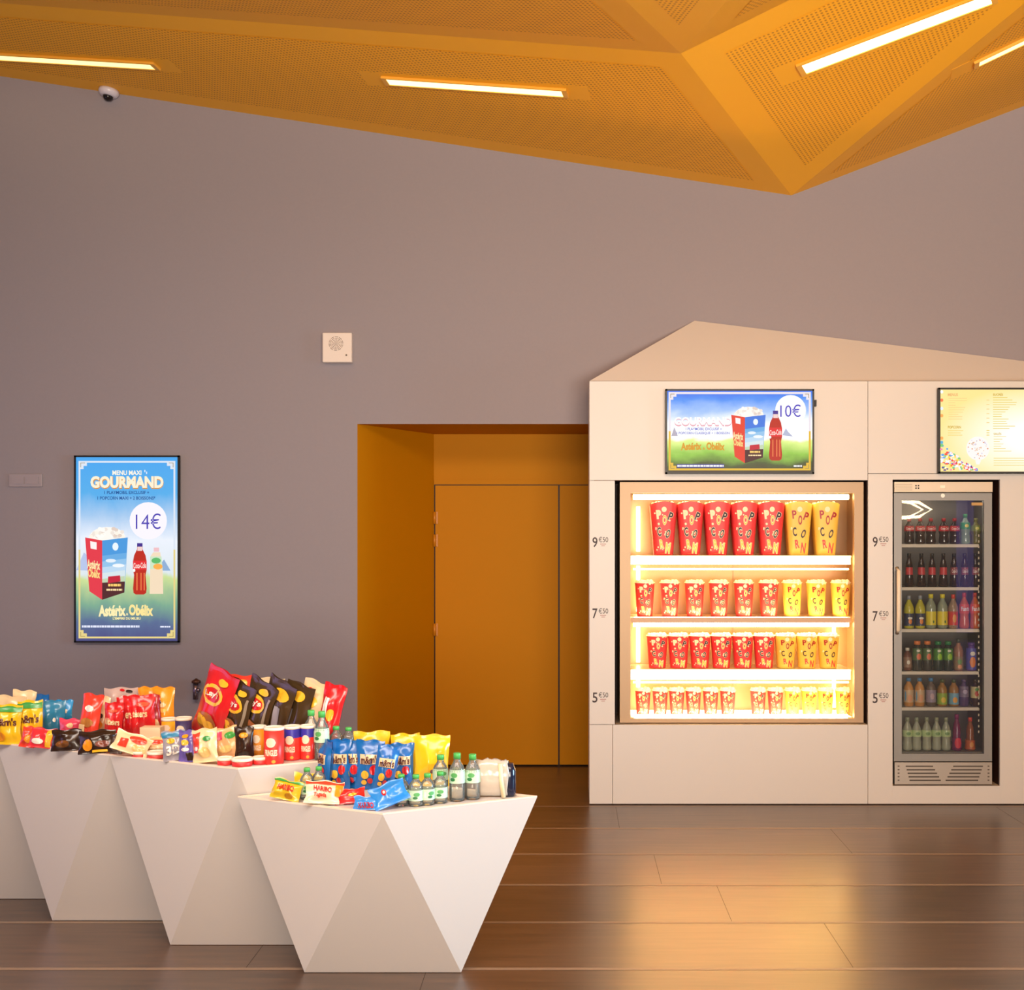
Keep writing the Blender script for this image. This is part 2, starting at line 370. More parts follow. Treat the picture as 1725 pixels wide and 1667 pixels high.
for x0, ys in ((998, (912.5, 1032.5, 1174)), (1470, (912, 1037, 1175))):
    for yy, ch in zip(ys, '975'):
        b = MB(); flat_text(b, ch, x0, x0+8.5, yy+9, yy-8, DK, DK-.001, ink, .01)
        flat_text(b, '€50', x0+10.5, x0+26.5, yy+.5, yy-8.5, DK, DK-.001, ink)
        b.box(KX(x0+13), KX(x0+23), DK-.0012, DK-.0002, KZ(yy+4.2), KZ(yy+3), ink2); b.box(KX(x0+15), KX(x0+21), DK-.0012, DK-.0002, KZ(yy+7), KZ(yy+6), ink2)
        b.build('price_lettering', kiosk, ko)

# ------------------------------------------------------------------ popcorn display case
case = thing('heated_display_case', 'brightly lit golden framed display case full of popcorn tubs in the kiosk', 'display case', (KX(1250), DK+.1, KZ(1219)))
co = (KX(1250), DK+.1, KZ(1219))
gold = mt('#ab8d6c', .4, .2)
warm = mt('#fff0cf', .4)
YF = DK+.03; YB = DW-.04
def cbox(b, x0, x1, y0, y1, ya, yb, mat): b.box(KX(x0), KX(x1), ya, yb, KZ(y1), KZ(y0), mat)
b = MB(); cbox(b, 1044.5, 1062.5, 811.5, 1218, YF, YF+.05, gold); cbox(b, 1441, 1456.6, 811.5, 1218, YF, YF+.05, gold)
cbox(b, 1062.5, 1441, 811.5, 830, YF, YF+.05, gold); cbox(b, 1062.5, 1441, 1211, 1218, YF, YF+.05, gold)
b.build('frame', case, co)
inner = mt('#b29068', .4, .1)
b = MB(); cbox(b, 1044.5, 1456, 811.5, 1219, YB, YB+.01, inner); cbox(b, 1044.5, 1047, 812, 1219, YF+.05, YB, inner); cbox(b, 1454, 1456.6, 812, 1219, YF+.05, YB, inner)
cbox(b, 1047, 1454, 811.5, 814, YF+.05, YB, inner); cbox(b, 1047, 1454, 1213, 1219, YF+.05, YB, warm)
cbox(b, 1251, 1253, 830, 1211, YB-.012, YB, gold); b.build('cabinet_shell', case, co)
LED = mt('#ffd694', .4, emit=18.0); LED2 = mt('#ffc470', .4, emit=19); HOT = mt('#ffcf86', .4, emit=95)
shelf_y = [(936, 951), (1041, 1050), (1130, 1147)]
for k, (a, c_) in enumerate(shelf_y):
    b = MB(); cbox(b, 1064, 1440, a, a+3, YF+(.06 if k != 1 else .092), YB-.03, mt('#e9d6b4', .3))
    b.build('shelf', case, co)
    b = MB(); cbox(b, 1064, 1438, a+.5, c_, YF+.052, YF+.06, LED2 if k != 1 else mt('#c79e78', .4)); b.build('price_rail', case, co)
for yy in (836, 1053.5, 959, 1152):
    b = MB(); r = .016 if yy in (836, 1053.5) else .006
    b.tube([(KX(1068), YF+.075, KZ(yy)), (KX(1436), YF+.075, KZ(yy))], r, LED if r > .01 else mt('#ffe0a8', .4, emit=12)); b.build('light_tube', case, co)
for yy in (1043.5, 1208.5):
    b = MB(); b.tube([(KX(1070), YF+.074, KZ(yy)), (KX(1434), YF+.074, KZ(yy))], .007, HOT); b.build('light_tube', case, co)
for x0 in (1081, 1428):
    for ya, yb in ((850, 930), (955, 1036), (1062, 1126), (1152, 1206)):
        if x0 == 1428 and ya in (850, 955): continue
        b = MB(); b.tube([(KX(x0), YB-.05, KZ(ya)), (KX(x0), YB-.05, KZ(yb))], .012, LED); b.build('light_tube', case, co)
b = MB(); cbox(b, 1066, 1440, 1211.2, 1213, YF+.06, YB-.03, mt('#ffe6bc', .4, emit=5)); b.build('base_light', case, co)

# popcorn tubs
red = mt('#e23c3e', .45); red_d = mt('#a91522', .45); yel = mt('#f4ca55', .45); cream = mt('#fff1c9', .6); navy = mt('#2b1c33', .5); popm = mt('#fff2d2', .8)
def add_pop(b, w, d, z, seed, n=26, rr=.014):
    rg = random.Random(seed)
    for i in range(n):
        x = rg.uniform(-w, w)*.86; y = rg.uniform(-d, d)*.86; e = 1-.5*(x*x/w/w+y*y/d/d); zz = z+.020*e+rg.uniform(-.004, .004); r = rr*rg.uniform(.7, 1.1)
        vs = []; fs = []
        for j in range(4):
            ph = math.pi*(j+.5)/4
            for k in range(6): a = 2*math.pi*k/6; q_ = r*rg.uniform(.8, 1.15); vs.append((x+q_*math.sin(ph)*math.cos(a), y+q_*math.sin(ph)*math.sin(a), zz+q_*math.cos(ph)))
        for j in range(3):
            for k in range(6): fs.append((j*6+k, j*6+(k+1) % 6, (j+1)*6+(k+1) % 6, (j+1)*6+k))
        fs += [tuple(range(5, -1, -1)), tuple(18+k for k in range(6))]
        b.add(vs, fs, popm, True)
def make_tub(kind, h, wt, wb, arch):
    """kind red/yellow; tapered square paper tub with rounded corners; arch = raised front edge"""
    main = red if kind == 'red' else yel
    root = empty('popcorn_tub', (0, 0, 0)); b = MB(); N = 32; rows = 8; vs = []; fs = []
    def ring(t, hw):
        out = []
        for i in range(N):
            a = 2*math.pi*i/N+math.pi/N; c, s = math.cos(a), math.sin(a); p = 5 if arch else 2.2
            r = hw/((abs(c)**p+abs(s)**p)**(1/p)); x, y = r*c, r*s
            z = h*t
            if arch: z += t*h*.055*(1-(x/hw)**2 if abs(y) > abs(x) else 0)
            out.append((x, y, z))
        return out
    for j in range(rows+1):
        t_ = j/rows; vs += ring(t_, wb/2+(wt-wb)/2*t_)
    for j in range(rows):
        for i in range(N): fs.append((j*N+i, j*N+(i+1) % N, (j+1)*N+(i+1) % N, (j+1)*N+i))
    fs.append(tuple(range(N)))
    b.add(vs, fs, main, True)
    if not arch: b.tube([((wt/2)*1.01*math.cos(2*math.pi*i/24), (wt/2)*1.01*math.sin(2*math.pi*i/24), h) for i in range(25)], .0035, mt('#fff4dc', .5), 6)
    def surf(u, v, off):   # u across -1..1 of front, v up 0..1
        hw = wb/2+(wt-wb)/2*v; x = u*hw*.98; p = 5 if arch else 2.2
        y = -hw*(max(0, 1-abs(u*.98)**p))**(1/p)-off
        return (x, y, h*v)
    def letter(ch, cu, cv, su, sv, rot, mat, off=.0015, bold=.03):
        cr, sr = math.cos(rot), math.sin(rot)
        def fn(a, c):
            a -= .5; c -= .5; x = a*su; y = c*sv*h/(wt/2); X = x*cr-y*sr; Y = x*sr+y*cr
            return surf(cu+X, cv+Y*(wt/2)/h, off)
        b.text(ch, fn, mat, bold)
    if kind == 'red': cols = [cream, yel, navy, navy, navy, yel, yel]
    else: cols = [red_d, red_d, red_d, navy, navy, red, red]
    lay = [('P', -.42, .80, .30, .15, .08), ('O', .05, .69, .28, .17, 0), ('P', .52, .76, .30, .15, -.35), ('C', -.42, .46, .30, .16, .1), ('O', .36, .42, .32, .16, -.4),
           ('R', -.20, .22, .34, .16, .15), ('N', .40, .14, .40, .19, -.12)]
    for (ch, cu, cv, su, sv, ro), m_ in zip(lay, cols):
        if kind == 'red': letter(ch, cu, cv, su*1.3, sv*1.2, ro, cream, .0012, .09)
        letter(ch, cu, cv, su*1.15, sv*1.1, ro, m_, .0022, .03)
    rg = random.Random(7)
    for i in range(16 if kind == 'red' else 4):
        cu, cv = (rg.uniform(-.8, .8), rg.uniform(.05, .95)) if i else (0, .9)
        rr = .10*rg.uniform(.5, 1.0) if i else .2
        b.poly([surf(cu+rr*math.cos(2*math.pi*k/10), cv+rr*(wt/2)/h*math.sin(2*math.pi*k/10), .001) for k in range(10)], cream)
    b.poly([surf(.9*math.cos(a_)*1.0, .012+.022*math.sin(a_), .001) for a_ in [math.pi*k/8 for k in range(9)]], yel)
    b.build('paper_tub', root, recalc=False)
    pb = MB(); add_pop(pb, wt/2, wt/2, h-.012, 3); pb.build('popcorn', root)
    return root
rows_ = [  # px centres, bottom px, rim px, top width px, bottom width px, count of red, arch, shelf name
    ([1117, 1162, 1207, 1252, 1297, 1343, 1389], 935.5, 850, 46, 32, 5, True, 'top shelf'),
    ([1086, 1128, 1170, 1211, 1253, 1295, 1334, 1375, 1416], 1040.5, 981, 33, 26, 6, False, 'second shelf'),
    ([1107, 1143, 1179, 1215, 1251, 1287, 1323, 1359, 1395], 1129.5, 1070, 36, 28, 6, False, 'third shelf'),
    ([1083, 1112, 1140, 1168, 1197, 1226, 1277, 1306, 1335, 1363, 1391, 1420], 1212.5, 1162, 26, 21, 8, False, 'bottom shelf')]
ordn = ['first', 'second', 'third', 'fourth', 'fifth', 'sixth', 'seventh', 'eighth']
sizes = ['tall arched', 'medium', 'medium', 'small']
for ri, (xs, yb, yt, wt, wb, nred, arch, sname) in enumerate(rows_):
    Dc = YF+.16; zsh = KZ(yb, DK) if ri < 3 else KZ(1211)
    D0 = Dc; sc = D0/F
    h = (KZ(yt, D0)-zsh)
    protos = {}
    for i, px in enumerate(xs):
        kind = 'red' if i < nred else 'yellow'
        if kind not in protos: t = make_tub(kind, h, wt*sc, wb*sc, arch); protos[kind] = (t, children(t)); 
        else: t = copy_tree(protos[kind][0], None, protos[kind][1])
        k = i if kind == 'red' else i-nred
        t.location = (KX(px, D0), D0, zsh+.001)
        nk = nred if kind == 'red' else len(xs)-nred
        pos = ordn[k]+' '+kind+' one from the left' if nk > 1 else 'only '+kind
        tag(t, '%s %s popcorn tub on the %s, %s' % (sizes[ri], kind, sname, pos), 'popcorn tub', 'popcorn tubs in the lit display case')

# ------------------------------------------------------------------ screens
def screen_bg(name, stops, strength, noise=.12, scale=6):
    m = bpy.data.materials.new(name); m.use_nodes = True; nt = m.node_tree; b = nt.nodes['Principled BSDF']
    tc = nt.nodes.new('ShaderNodeTexCoord'); sp = nt.nodes.new('ShaderNodeSeparateXYZ'); nt.links.new(tc.outputs['Generated'], sp.inputs[0])
    n = nt.nodes.new('ShaderNodeTexNoise'); n.inputs['Scale'].default_value = scale; n.inputs['Detail'].default_value = 5; nt.links.new(tc.outputs['Generated'], n.inputs['Vector'])
    a = nt.nodes.new('ShaderNodeMath'); a.operation = 'MULTIPLY_ADD'; a.inputs[1].default_value = noise; nt.links.new(n.outputs['Fac'], a.inputs[0]); nt.links.new(sp.outputs['Z'], a.inputs[2])
    s2 = nt.nodes.new('ShaderNodeMath'); s2.operation = 'SUBTRACT'; s2.inputs[1].default_value = noise/2; nt.links.new(a.outputs[0], s2.inputs[0])
    cr = nt.nodes.new('ShaderNodeValToRGB'); e = cr.color_ramp.elements
    while len(e) < len(stops): e.new(.5)
    for el, (p, h) in zip(e, stops): el.position = p; el.color = (*lin(h), 1)
    nt.links.new(s2.outputs[0], cr.inputs[0]); nt.links.new(cr.outputs[0], b.inputs['Emission Color']); b.inputs['Emission Strength'].default_value = strength
    b.inputs['Base Color'].default_value = (.02, .02, .02, 1); b.inputs['Roughness'].default_value = .25; b.inputs['Specular IOR Level'].default_value = .1
    return m
ES = 1.0
def em(h, k=None): return mt(h, .3, emit=(k or ES))
class CV:
    """a flat screen image in its own plane, laid up in thin layers"""
    def __init__(s, D, y): s.D = D; s.y = y; s.b = MB(); s.k = 0
    def p(s, x, z, k=None): return (KX(x, s.D), s.y-.00004*(s.k), KZ(z, s.D))
    def lay(s): s.k += 1
    def rect(s, x0, x1, y0, y1, m): s.lay(); s.b.poly([s.p(x0, y1), s.p(x1, y1), s.p(x1, y0), s.p(x0, y0)], m)
    def poly(s, pts, m): s.lay(); s.b.poly([s.p(*q) for q in pts], m)
    def ell(s, cx, cy, rx, ry, m, n=28): s.lay(); s.b.poly([s.p(cx+rx*math.cos(2*math.pi*i/n), cy+ry*math.sin(2*math.pi*i/n)) for i in range(n)], m)
    def text(s, st, x0, x1, yt, yb, m, bold=0.0, skew=0):
        s.lay(); s.b.text(st, lambda u, v: s.p(x0+(x1-x0)*u, yb+(yt-yb)*v+skew*(u-.5)), m, bold)
    def frame(s, x0, x1, y0, y1, m, m2, c=14, t=3):
        for q in ((x0, x1, y0, y0+t), ): s.rect(*q, m)
        s.rect(x0, x1, y1-t, y1, m2); s.rect(x0, x0+t, y0+t, (y0+y1)/2, m); s.rect(x1-t, x1, y0+t, (y0+y1)/2, m)
        s.rect(x0, x0+t, (y0+y1)/2, y1-t, m2); s.rect(x1-t, x1, (y0+y1)/2, y1-t, m2)
        for sx, xx in ((1, x0), (-1, x1)):
            for sy, yy, mm in ((1, y0, m), (-1, y1, m2)):
                s.poly([(xx, yy), (xx+sx*c, yy), (xx+sx*c, yy+sy*c*.6), (xx+sx*c*.6, yy+sy*c*.6), (xx+sx*c*.6, yy+sy*c), (xx, yy+sy*c)], mm)
                s.poly([(xx+sx*3, yy+sy*3), (xx+sx*(c-3), yy+sy*3), (xx+sx*(c-3), yy+sy*4), (xx+sx*4, yy+sy*4), (xx+sx*4, yy+sy*(c-3)), (xx+sx*3, yy+sy*(c-3))], em('#9c8a58'))
def dashes(cv, x0, x1, y0, y1, m_):
    rg = random.Random(int(x0)); x = x0
    while x < x1:
        w_ = rg.uniform(2, 7); cv.rect(x, min(x+w_, x1), y0, y1, m_); x += w_+.7
def popbucket(cv, x, y, w, h, red_, blue, k=1):
    """popcorn bucket, left side face red, right face blue; x,y = front corner top"""
    rg = random.Random(5)
    cv.ell(x+w*.12, y-h*.02, w*.42, h*.17, em('#fffaf2')); 
    for i in range(34):
        a = rg.uniform(0, math.pi); r = rg.uniform(.3, 1); cv.ell(x+w*.12+w*.42*r*math.cos(a), y-h*.02-h*.17*r*math.sin(a), w*.05, w*.045, em(rg.choice(['#fffdf8', '#f1e6dc', '#fff6e8', '#e5d2c6'])), 7)
    cv.poly([(x-w*.4, y-h*.02), (x, y+h*.03), (x, y+h), (x-w*.3, y+h*.86)], red_)
    cv.poly([(x, y+h*.03), (x+w*.6, y-h*.02), (x+w*.52, y+h*.88), (x, y+h)], blue)
    for k_, c_ in enumerate(('#6aaee6', '#94c6ee', '#bfdcf4', '#d8e8ee', '#c4d8b4')):
        f0 = .26+.095*k_; cv.poly([(x, y+h*f0+.02*h), (x+w*(.575-.012*k_), y+h*(f0-.03)), (x+w*.53, y+h*.72), (x, y+h*.74)], em(c_))
    cv.ell(x+w*.2, y+h*.36, w*.12, h*.03, em('#e8f2fc')); cv.ell(x+w*.38, y+h*.44, w*.14, h*.03, em('#f4faff'))
    cv.poly([(x, y+h*.72), (x+w*.53, y+h*.70), (x+w*.52, y+h*.88), (x, y+h)], em('#5a2a2e', .8))
    cv.poly([(x-w*.28, y+h*.04), (x-w*.13, y+h*.06), (x-w*.13, y+h*.18), (x-w*.27, y+h*.16)], em('#fff5f5'))
    cv.ell(x+w*.31, y+h*.13, w*.07, h*.065, em('#eef8ff'))
    cv.poly([(x+w*.14, y+h*.62), (x+w*.42, y+h*.60), (x+w*.43, y+h*.70), (x+w*.13, y+h*.73)], em('#c8203a'))
    cv.text('Astérix', x-w*.35, x-w*.05, y+h*.35, y+h*.50, em('#fff0b0'), .03, 3)
    cv.text('Obélix', x-w*.33, x-w*.05, y+h*.50, y+h*.64, em('#ffe28a'), .03, 3)
    dashes(cv, x+w*.14, x+w*.44, y+h*.74, y+h*.78, em('#ffd070')); dashes(cv, x+w*.1, x+w*.47, y+h*.82, y+h*.85, em('#ffe0a8'))
def cola(cv, cx, y0, y1, w):
    h = y1-y0; pr = [(.16, 0), (.2, .03), (.2, .08), (.2, .12), (.42, .24), (.5, .36), (.5, .52), (.42, .62), (.46, .76), (.5, .88), (.46, .97), (.3, 1)]
    cv.poly([(cx-w*a, y0+h*t_) for a, t_ in pr]+[(cx+w*a, y0+h*t_) for a, t_ in reversed(pr)], em('#c02818'))
    cv.rect(cx-w*.2, cx+w*.2, y0, y0+h*.07, em('#43308f')); cv.rect(cx-w*.18, cx+w*.18, y0+h*.07, y0+h*.15, em('#f4d4cf'))
    cv.rect(cx-w*.5, cx+w*.5, y0+h*.34, y0+h*.52, em('#e62a30')); cv.text('Coca-Cola', cx-w*.46, cx+w*.46, y0+h*.38, y0+h*.49, em('#ffdcd4'), .03, -1)
    for q in (-.25, .05, .28): cv.rect(cx+w*q, cx+w*(q+.08), y0+h*.58, y0+h*.92, em('#f08048'))
    cv.ell(cx-w*.42, y0+h*.53, w*.09, h*.03, em('#ffffff'))

def tv(label, cat, x0, x1, y0, y1, D, depth, back, mat=black):
    t = thing('display_screen', label, cat, P((x0+x1)/2, y1, D-depth)); o = tuple(t.location)
    b = MB(); X0, X1, Z0, Z1 = KX(x0, D-depth), KX(x1, D-depth), KZ(y1, D-depth), KZ(y0, D-depth)
    b.box(X0, X1, D-depth+.006, D-.012, Z0, Z1, mat); e = .011
    for q in ((X0, X0+e, Z0, Z1), (X1-e, X1, Z0, Z1), (X0, X1, Z0, Z0+e), (X0, X1, Z1-e, Z1)): b.box(q[0], q[1], D-depth-.004, D-depth+.008, q[2], q[3], mat)
    b.build('bezel', t, o)
    b = MB(); b.box((X0+X1)/2-.12, (X0+X1)/2+.12, D-.012, D-.001, (Z0+Z1)/2-.1, (Z0+Z1)/2+.1, mat); b.build('wall_bracket', t, o)
    return t, o
# portrait advert on the back wall
dp = .035; t, o = tv('tall portrait advert screen reading GOURMAND 14€, hung on the purple grey wall', 'screen', 125, 302, 767, 1082, DW, dp, 0)
Ds = DW-dp
cv = CV(Ds, Ds+.004)
bg = screen_bg('poster_picture', [(0, '#4f4f86'), (.10, '#5b6f96'), (.20, '#7fae93'), (.34, '#cfe39a'), (.37, '#dfeaf0'), (.55, '#eef4ff'), (.68, '#a9cdf2'), (.80, '#58b0ee'), (1, '#4aa8f2')], 1.0)
cv.rect(127.5, 299.5, 769.5, 1079.5, bg)
cv.poly([(128, 960), (141, 930), (160, 948), (175, 962)], em('#b9c8ec')); cv.poly([(262, 961), (276, 942), (287, 961)], em('#8fb0d8'))
cv.frame(132, 295, 776, 1075, em('#dfe8f6'), em('#e9d48a'))
cv.text('MENU MAXI', 189, 238, 792, 800, em('#fff8e6'), .03)
cv.text('GOURMAND', 152.5, 275.5, 802.5, 823.5, em('#d9903a'), .07); cv.text('GOURMAND', 152, 275, 801.5, 822, em('#fff3d6'), .05)
cv.rect(243, 244.5, 791, 795, em('#f0f4ff')); cv.rect(246, 247.5, 794, 798, em('#f0f4ff'))
cv.text('1 PLAYMOBIL EXCLUSIF +', 175.5, 251, 826.5, 832, em('#1c4f93'), .02); cv.text('1 POPCORN MAXI + 2 BOISSONS*', 164, 261.5, 835.5, 841.5, em('#1c4f93'), .02)
cv.ell(249.5, 877, 31.5, 31.5, em('#fbf7ff')); cv.text('14€', 228.5, 270.5, 864.5, 891, em('#4a3fb4'), -.005)
popbucket(cv, 172, 907, 72, 103, em('#e63a4a'), em('#4a9be0'))
cola(cv, 235.5, 914.5, 1001, 23)
cv.poly([(258, 930), (270, 930), (274, 960), (275, 1000), (252, 1000), (253, 960), (254, 936)], em('#f6dfc0')); cv.rect(259, 268, 922, 929, em('#f3c2c8')); cv.poly([(253, 937), (272, 937), (274, 958), (253, 958)], em('#cfe8c8'))
cv.ell(263, 944, 8, 5, em('#5dbb6a'), 12); cv.ell(266, 954, 8, 5, em('#ffb14d'), 14)
cv.text('Astérix', 166, 212, 1018.5, 1038, em('#fff0b4'), .05, -1); cv.text('&', 212.5, 216, 1032, 1036, em('#fff0b4'), .03); cv.text('Obélix', 217, 258, 1018, 1037, em('#ffe79a'), .05, 1)
cv.text("L'EMPIRE DU MILIEU", 190, 237, 1039, 1043.5, em('#fff0a8'), .03)
dashes(cv, 138, 235, 1053.2, 1056.6, em('#e8ecff')); dashes(cv, 270, 287, 1054, 1056.6, em('#e8ecff'))
cv.b.build('screen', t, o, recalc=False)
# landscape advert on the kiosk
dp = .04; t, o = tv('landscape advert screen reading 10€ above the popcorn display case', 'screen', 1121, 1371.5, 655, 798, DK, dp, 0)
Ds = DK-dp; cv = CV(Ds, Ds+.004)
bg = screen_bg('advert_picture', [(0, '#4a3a30'), (.10, '#4f5a34'), (.22, '#8fbf4a'), (.38, '#dcf08c'), (.43, '#ffffff'), (.60, '#fafcff'), (.75, '#9fbef2'), (.9, '#4f8ce8'), (1, '#3f6fe0')], 1.15, .25, 5)
cv.rect(1123.5, 1369, 657.5, 795, bg)
cv.poly([(1131, 734), (1136, 719), (1142, 734)], em('#b8b0c0')); cv.poly([(1318, 733), (1324, 721), (1328, 727), (1336, 735)], em('#b6bcd6'))
cv.frame(1126.5, 1366, 660, 792, em('#efe6ee'), em('#e8bb3c'), 13, 3.4)
cv.text('GOURMAND', 1136, 1233, 703, 718, em('#e8a8b4'), .04); cv.text('GOURMAND', 1136, 1233, 702, 715.5, em('#ffffff'), .04)
cv.text('1 PLAYMOBIL EXCLUSIF +', 1155, 1216, 720, 724.5, em('#4a52c0'), .02); cv.text('1 POPCORN CLASSIQUE + 1 BOISSON', 1140, 1229, 727, 732, em('#4a52c0'), .02)
cv.text('Astérix', 1147, 1182, 745, 758, em('#dd9a22'), .05, -1); cv.text('&', 1184, 1188, 753, 757, em('#dd9a22'), .03); cv.text('Obélix', 1190, 1221, 745, 758, em('#dd9a22'), .05, 1)
cv.ell(1332, 691, 26, 26, em('#ffffff')); cv.text('10€', 1314.5, 1349, 681, 702, em('#4a3fc0'), 0)
popbucket(cv, 1255, 700, 58, 80, em('#e8402c'), em('#3f7ae0'))
cola(cv, 1306.5, 691.5, 775.5, 22)
cv.rect(1140, 1220, 781.5, 787.5, em('#3b3a90')); dashes(cv, 1141, 1219, 783, 786, em('#ffffff')); dashes(cv, 1337, 1351, 783.5, 786, em('#ffffff'))
cv.b.build('screen', t, o, recalc=False)
b = MB(); b.box(KX(1371.8), KX(1374), DK-.03, DK-.001, KZ(685), KZ(674), black); b.build('side_knob', t, o)
# menu screen
t, o = tv('yellow menu board screen with candy and popcorn above the drinks fridge', 'screen', 1581, 1832, 653, 797, DK, dp, 0)
cv = CV(Ds, Ds+.004)
m = bpy.data.materials.new('menu_picture'); m.use_nodes = True; nt = m.node_tree; bb = nt.nodes['Principled BSDF']
tc = nt.nodes.new('ShaderNodeTexCoord'); gr = nt.nodes.new('ShaderNodeTexGradient'); gr.gradient_type = 'SPHERICAL'; mp = nt.nodes.new('ShaderNodeMapping')
mp.inputs['Location'].default_value = (-.62*1.6, 0, -.42*1.6); mp.inputs['Scale'].default_value = (1.6, 0, 1.6)
nt.links.new(tc.outputs['Generated'], mp.inputs[0]); nt.links.new(mp.outputs[0], gr.inputs[0]); cr = nt.nodes.new('ShaderNodeValToRGB')
cr.color_ramp.elements[0].color = (*lin('#fbdf8c'), 1); cr.color_ramp.elements[1].color = (*lin('#fffdf4'), 1); cr.color_ramp.elements[1].position = .75
nt.links.new(gr.outputs[1], cr.inputs[0]); nt.links.new(cr.outputs[0], bb.inputs['Emission Color']); bb.inputs['Emission Strength'].default_value = 1.06; bb.inputs['Base Color'].default_value = (.02, .02, .02, 1)
cv.rect(1583.5, 1829, 655.5, 794.5, m)
head = em('#c9a832'); headr = em('#eeb070'); line = em('#e6cd62', 1.0); liner = em('#f3d28a')
cv.text('MENUS', 1597, 1614, 662, 667, headr, .03)
rg = random.Random(2)
for i in range(10): cv.rect(1598, 1598+rg.uniform(10, 32), 670+i*3.9, 670.9+i*3.9, liner)
for i in range(6): cv.rect(1662, 1667, 673+i*7.6, 674.2+i*7.6, liner)
cv.text('POPCORN', 1597, 1619, 717, 721.5, head, .03)
for i in range(3): cv.rect(1597, 1597+rg.uniform(20, 30), 724.5+i*3.9, 725.5+i*3.9, line); cv.rect(1662, 1667, 724+i*4, 725.4+i*4, line)
cv.text('SUCRÉS', 1673, 1690, 661.5, 666.5, head, .03)
for i in range(14): cv.rect(1673, 1673+rg.uniform(14, 40), 669+i*4, 670+i*4, line)
cv.text('SALÉS', 1674, 1687, 728, 732.5, head, .02)
for i in range(7): cv.rect(1674, 1674+rg.uniform(10, 30), 735+i*4, 735.8+i*4, line)
for i in range(4): cv.rect(1674, 1740, 771+i*4, 771.8+i*4, line)
cv.ell(1647.5, 755, 19.5, 20, em('#fffaf6'), 30); cv.poly([(1643, 775), (1653, 775), (1650, 782), (1645, 782)], em('#fffaf6'))
for i in range(46):
    a = rg.uniform(0, 6.28); r = rg.uniform(0, 1)**.5; cv.ell(1647.5+17*r*math.cos(a), 755+18*r*math.sin(a), rg.uniform(.8, 1.6), rg.uniform(.6, 1.5), em(rg.choice(['#e9b98a', '#b9a0b4', '#e38a58', '#d9d0e8', '#f2d8c8'])), 6)
cc = ['#ffffff', '#ff5a3a', '#5aa8ee', '#ff8ab8', '#ffe04a', '#5a4a9a', '#7ed08a', '#ffffff', '#f6f0ff', '#e83a5a']
for i in range(150):
    u = rg.uniform(0, 1); v = rg.uniform(0, 1)
    x = 1585+u*60; y = 792-v*(44*(1-u)**1.1+2)
    cv.ell(x, y, rg.uniform(1.3, 3), rg.uniform(1, 2.4), em(rg.choice(cc)), 7)
for y, c_ in ((660, '#ffffff'), (674, '#ff7a4a'), (688, '#eaf6ff'), (700, '#ffae5a'), (738, '#ffae5a'), (745, '#5ab4e0'), (750, '#7ad07a')): cv.ell(1586, y, 2.6, 3, em(c_), 8)
cv.b.build('screen', t, o, recalc=False)

# wall fittings
wb = mt('#e9dcd0', .4)
sp_o = P(568, 610, DW); t = thing('wall_speaker', 'square white speaker box with round grille on the wall left of the doorway', 'speaker', sp_o); o = tuple(sp_o)
Z0, Z1, X0, X1 = KZ(610, DW-.06), KZ(560, DW-.06), KX(543, DW-.06), KX(592.5, DW-.06)
b = MB(); b.box(X0, X1, DW-.06, DW-.001, Z0, Z1, wb); s = b.build('housing', t, o); bv = s.modifiers.new('b', 'BEVEL'); bv.width = .006; bv.segments = 3
b = MB(); cx_, cz_ = KX(566, DW-.06), KZ(578.5, DW-.06)
gm = mt('#9c8b80', .6)
for r in (.046, .036, .026, .016, .007):
    nseg = 10
    for k in range(nseg):
        pts = [(cx_+r*math.cos(2*math.pi*(k+f*.75)/nseg), DW-.0605, cz_+r*math.sin(2*math.pi*(k+f*.75)/nseg)) for f in (0, .33, .66, 1)]
        b.tube(pts, .0022, gm, 5)
b.build('grille', t, o)
b = MB(); b.lathe([(.006, -.0), (.006, .004)], mt('#6f5f52', .5), 12); k_ = b.build('indicator', t); k_.location = (KX(583.5, DW-.06)-o[0], -.0605, KZ(598, DW-.06)-o[2]); k_.rotation_euler = (R(90), 0, 0)
t = thing('switch_plate', 'grey wall switch plate left of the tall advert screen', 'switch', P(44, 820, DW)); o = tuple(t.location)
b = MB(); b.box(KX(16, DW), KX(72, DW), DW-.012, DW-.001, KZ(820, DW), KZ(798, DW), mt('#a0969a', .5)); s = b.build('cover_plate', t, o); bv = s.modifiers.new('b', 'BEVEL'); bv.width = .004; bv.segments = 2
for a, c_ in ((21, 42), (44, 66)):
    b = MB(); b.box(KX(a, DW), KX(c_, DW), DW-.016, DW-.012, KZ(815, DW), KZ(803, DW), mt('#a0969a', .45)); b.build('rocker', t, o)
t = thing('pipe_valve', 'small metal pipe valve on the wall behind the biggest red crisp bag', 'valve', P(334, 1172, DW)); o = tuple(t.location)
mm = mt('#8a7a86', .25, .9); zc_ = KZ(1156, DW)
b = MB(); b.tube([(KX(333, DW), DW-.045, KZ(1176, DW)), (KX(333, DW), DW-.045, KZ(1150, DW))], .018, mm, 12); b.tube([(KX(333, DW), DW-.045, KZ(1163, DW)), (KX(333, DW), DW-.002, KZ(1163, DW))], .015, mm, 12)
b.tube([(KX(333, DW), DW-.045, KZ(1160, DW)), (KX(341, DW), DW-.07, KZ(1160, DW))], .012, mm, 10); b.build('valve_body', t, o)
b = MB(); b.lathe([(.012, 0), (.030, .006), (.030, .020), (.012, .03), (.006, .036)], mt('#5a3a2c', .4, .6), 14, (KX(334, DW), DW-.045, KZ(1150, DW))); b.build('handwheel', t, o)

